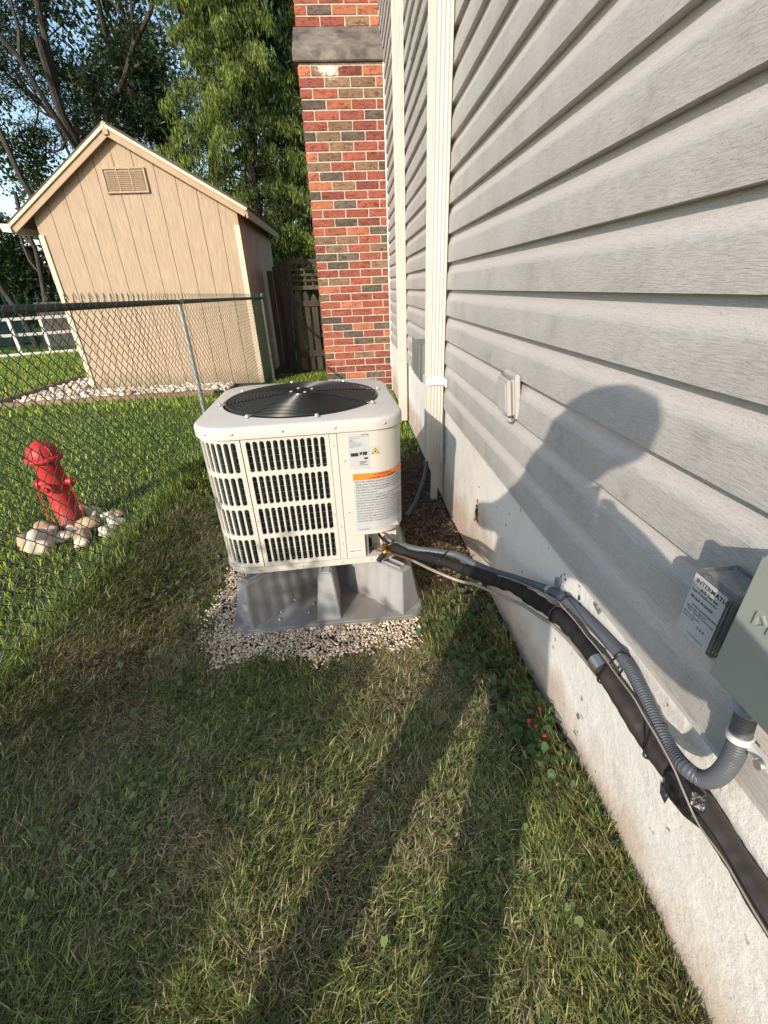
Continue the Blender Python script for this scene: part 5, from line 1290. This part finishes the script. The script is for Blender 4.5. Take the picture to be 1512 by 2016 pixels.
def conifer(base, h, r0, nb_, seed, label, name='drooping_conifer', cols=None, group=None, per=1.0, zmin=.3, lsz=1.0):
    r_ = np.random.default_rng(seed); e = empty(name, label, 'tree', base, group)
    mb = MB(); mb.tube([(0,0,0),(.03,.02,h*.4),(0,0,h)], [.17,.11,.01], 8)
    cen = []; cold = []
    for i in range(nb_):
        t = (i+r_.random())/nb_; z_ = zmin + (h-zmin)*t; L_ = r0*(1-t)**.75*(.7+.5*r_.random()); an = i*2.399+r_.normal(0,.3)
        d = np.array([cos(an), sin(an), 0]); K_ = 10; P_ = []
        for k in range(K_+1):
            f_ = k/K_; P_.append(d*L_*f_ + np.array([0,0,z_ + L_*(.22*f_ - .48*f_*f_)]))
        mb.tube(P_, [.022*(1-.8*k/K_) for k in range(K_+1)], 4, cap=False)
        for k in range(2, K_+1):
            w_ = .20*L_*(1.1-k/K_)+.06
            m_ = int(5*per)
            for q in range(m_):
                side = r_.normal(0, w_*.6); sd = np.array([-d[1], d[0], 0])
                cen.append(P_[k] + sd*side + np.array([0,0,-abs(side)*.25 + r_.normal(0,.03)]) + d*r_.normal(0,.06))
    mb.build('trunk', M['bark'], e)
    cen = np.array(cen); n = len(cen)
    # every centre: a hanging spray of narrow leaflets
    leaves(cen, (.05*lsz,.05*lsz,.075*lsz), 17, .12*lsz, .15, cols, 'crown', e, droop=1.7, seed=seed, up=.1)
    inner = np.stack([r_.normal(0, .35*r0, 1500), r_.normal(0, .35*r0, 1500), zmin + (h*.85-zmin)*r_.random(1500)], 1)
    leaves(inner, (.08,.08,.08), 8, .12, .3, DK, 'inner_foliage', e, droop=.5, seed=seed+1)  # inner sprays coloured dark to stand in for shade inside the crown
    return e
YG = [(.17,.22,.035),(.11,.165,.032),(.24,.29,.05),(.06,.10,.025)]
conifer((-2.0,11.9,-1.3), 9.5, 2.5, 105, 5, 'bright yellow green drooping conifer between shed and chimney', cols=YG, per=1.5, zmin=1.2, group='drooping conifers behind the shed', lsz=.85)
conifer((-.2,12.9,-1.3), 9.5, 2.0, 120, 8, 'drooping conifer mostly hidden behind the brick chimney', cols=YG, per=1.0, group='drooping conifers behind the shed')

def bush(base, rx, ry, h, n, size, cols, label, name='evergreen_shrub', cat='shrub', seed=1, group=None, lobes=9):
    r_ = np.random.default_rng(seed); e = empty(name, label, cat, base, group)
    mb = MB()
    for k in range(5): an = k*1.3; mb.tube([(0,0,0),(.2*rx*cos(an), .2*ry*sin(an), h*.4),(.5*rx*cos(an), .5*ry*sin(an), h*.75)], [.035,.02,.006], 5, cap=False)
    mb.build('stems', M['bark'], e)
    L_ = np.stack([r_.normal(0,.42,lobes)*rx, r_.normal(0,.42,lobes)*ry, r_.uniform(.25,.8,lobes)*h], 1)
    c = L_[r_.integers(0, lobes, n)]; u = r_.normal(0,1,(n,3)); u /= np.linalg.norm(u,axis=1)[:,None]
    c = c + u*(r_.random(n)**.4)[:,None]*np.array([rx*.5, ry*.5, h*.26]); c[:,2] = np.clip(c[:,2], .05, h*1.02)
    leaves(c, (.03,.03,.03), 5, size, .5, cols, 'foliage', e, seed=seed, droop=.2)
    return e
bush((-10.2,16.6,-1.3), 1.5, .8, 3.6, 5000, .10, DK, 'dark green arborvitae hedge left of the shed roof', 'hedge', 'hedge', 3)
bush((-6.6,17.6,-1.3), 1.5, .8, 3.0, 4000, .11, DK, 'darker rounded evergreen shrub behind the garden run', seed=5)
# far woodland closes the view behind everything
n = 9000; x = rng.uniform(-45, 22, n); y = 27 + rng.uniform(0, 6, n); z = -1.4 + rng.beta(1.2, 1.6, n)*(4.2+2.0*vnoise(x, y*0, .35))
c_ = np.stack([x, y, z], 1)
o = leaves(c_, (.25,.25,.25), 5, .34, .6, DK+GR[:1], 'distant_woodland', None, seed=77); tag(o, 'dark far woodland behind the trees', None, None, 'stuff')

# unseen shrub row added at the left rear to shade the front lawn
for i, (bx, by, rx, h_, lb) in enumerate([(-2.47,-1.45,.46,1.76,'unseen leafy shrub added to shade the lawn, first of the row'), (-2.09,-1.70,.44,1.80,'unseen leafy shrub added to shade the lawn, middle of the row'), (-1.86,-1.86,.27,1.74,'unseen loose leafy shrub added to dapple the lawn, nearest the house')]):
    bush((bx,by,-1.15), rx, rx, h_, [2600,1700,650][i], .05, GR, lb, 'lawn_shade_shrub', 'shrub', 40+i, 'unseen shrubs added to shade the lawn', lobes=12)

# ------------------------------------------------------------------ the photographer (only the shadow reaches the picture)
def skin_body():
    SP = lambda s_, t_, z_: (s_*.8616 + t_*.5075, -s_*.5075 + t_*.8616, z_)
    joints = {}; edges = []; V = []; Rr = []
    def J(n_, p, r): joints[n_] = len(V); V.append(p); Rr.append(r)
    def E_(a, b_): edges.append((joints[a], joints[b_]))
    J('pelvis', SP(-.16,-.42,-.30), .145); J('belly', SP(-.15,-.41,-.16), .135); J('chest', SP(-.13,-.40,.02), .15); J('upchest', SP(-.12,-.40,.11), .125)
    J('neck', SP(-.115,-.38,.19), .088); J('head0', SP(-.075,-.36,.255), .096); J('head1', SP(-.010,-.35,.315), .098); J('head2', SP(-.005,-.36,.350), .075)
    for a_, b_ in (('pelvis','belly'),('belly','chest'),('chest','upchest'),('upchest','neck'),('neck','head0'),('head0','head1'),('head1','head2')): E_(a_, b_)
    g_ = -1.115
    for sd, hs, ks, fs_, t_ in (('l', -.26, -.29, -.33, -.40), ('r', -.07, -.045, -.025, -.42)):
        J('hip'+sd, SP(hs,t_,-.38), .105); J('knee'+sd, SP(ks,t_,-.70), .066); J('ank'+sd, SP(fs_,t_-.02,g_+.09), .045); J('heel'+sd, SP(fs_,t_-.04,g_+.045), .042); J('toe'+sd, SP(fs_,t_+.13,g_+.035), .034)
        E_('pelvis','hip'+sd); E_('hip'+sd,'knee'+sd); E_('knee'+sd,'ank'+sd); E_('ank'+sd,'heel'+sd); E_('heel'+sd,'toe'+sd)
    # arms: elbows out, hands on the phone just behind the lens
    for sd, sh, el, wr in (('l', SP(-.29,-.40,.06), SP(-.41,-.24,-.02), (-.10,-.075,-.035)), ('r', SP(.06,-.41,.06), SP(.235,-.30,-.12), (.075,-.075,-.05))):
        J('sho'+sd, sh, .068); J('elb'+sd, el, .060); J('wri'+sd, wr, .028)
        sg = -1 if sd == 'l' else 1
        palm = (wr[0]-sg*.030, wr[1]+.030, wr[2]+.02); J('palm'+sd, palm, .026)
        E_('upchest','sho'+sd); E_('sho'+sd,'elb'+sd); E_('elb'+sd,'wri'+sd); E_('wri'+sd,'palm'+sd)
        for k, (dz, L_) in enumerate(((.034,.85),(.012,1.0),(-.010,.95),(-.030,.75))):
            a_ = (palm[0]+sg*.012, palm[1]+.028, palm[2]+dz); b_ = (palm[0]-sg*.006, palm[1]+.045*L_, palm[2]+dz)
            J(f'f{sd}{k}a', a_, .0095); J(f'f{sd}{k}b', b_, .0085); E_('palm'+sd, f'f{sd}{k}a'); E_(f'f{sd}{k}a', f'f{sd}{k}b')
        J('th'+sd+'a', (palm[0]-sg*.02, palm[1]-.005, palm[2]+.035), .011); J('th'+sd+'b', (palm[0]-sg*.045, palm[1]+.004, palm[2]+.045), .009); E_('palm'+sd, 'th'+sd+'a'); E_('th'+sd+'a', 'th'+sd+'b')
    me_ = bpy.data.meshes.new('person'); me_.from_pydata(V, edges, [])
    o = bpy.data.objects.new('person_tmp', me_); COL.objects.link(o)
    md = o.modifiers.new('skin', 'SKIN'); 
    for i, sv in enumerate(me_.skin_vertices[0].data): sv.radius = (Rr[i], Rr[i]); sv.use_root = (i == 0)
    o.modifiers.new('sub', 'SUBSURF').levels = 2
    dg = bpy.context.evaluated_depsgraph_get(); res = bpy.data.meshes.new_from_object(o.evaluated_get(dg)); bpy.data.objects.remove(o)
    return res, joints, V
try:
    pm, joints, JV = skin_body()
    skin_m = mat('skin', (.45,.28,.20), None, rough=.5); shirt = mat('navy_shirt', (.05,.07,.12), (.06,.08,.14), 30, .9); jeans = mat('blue_jeans', (.06,.08,.13), (.08,.11,.17), 60, .9); shoe = mat('brown_shoe', (.06,.04,.03), None, rough=.6)
    pm.materials.clear()
    for m_ in (skin_m, shirt, jeans, shoe): pm.materials.append(m_)
    el = [Vector(JV[joints['elb'+s_]]) for s_ in 'lr']
    for p in pm.polygons:
        c = p.center; p.use_smooth = True
        if c.z < -1.03: i = 3
        elif c.z < -.27: i = 2
        elif c.z > .165 or c.y > -.19: i = 0
        else: i = 1
        p.material_index = i
    person = link_mesh('person', pm); tag(person, 'person in dark shirt and jeans holding up a phone, casting the big shadow', 'person')
    hc = Vector(JV[joints['head1']])
    mb = MB(); mb.lathe([(.100,-.02),(.106,.02),(.098,.06),(.07,.09),(0,.104)], 20, hc+Vector((-.006,-.016,.0))); mb.build('hair', mat('dark_hair', (.03,.02,.015), None, rough=.7), person)
    fd = Vector((.2,.95,0)).normalized(); sdv = Vector((.95,-.2,0))
    mb = MB(); mb.lathe([(0,-.012),(.010,-.006),(.011,.0),(.006,.02),(0,.028)], 10, hc+fd*.094+Vector((0,0,-.03))); mb.build('nose', skin_m, person)
    for s_ in (-1, 1):
        mb = MB(); mb.lathe([(0,-.009),(.008,-.004),(.008,.004),(0,.009)], 10, hc+fd*.082+sdv*.030*s_+Vector((0,0,-.002))); mb.build('eye', M['white'], person)
        mb = MB(); mb.lathe([(0,-.028),(.012,-.015),(.014,.012),(0,.026)], 10, hc+sdv*.094*s_+Vector((0,0,-.012))); mb.build('ear', skin_m, person)
    mb = MB(); mb.box((-.022,-.004,-.004), (.022,.004,.004)); o = mb.build('mouth', M['redprint'], person, .002); o.location = hc+fd*.084+Vector((0,0,-.062))
    ph = empty('phone', 'dark smartphone held up in both hands', 'phone', (0,-.034,-.015))
    mb = MB(); mb.box((-.060,-.006,-.085), (.020,.003,.075)); mb.build('body', M['black'], ph, .003)
    mb = MB(); mb.box((-.057,-.0072,-.081), (.017,-.0064,.071)); mb.build('screen', M['dark'], ph)
except Exception as ex:
    print('person failed', ex)
print('objects', len(bpy.data.objects), 'tris', sum(len(o.data.loop_triangles) if o.type == 'MESH' and not o.data.calc_loop_triangles() else 0 for o in bpy.data.objects))
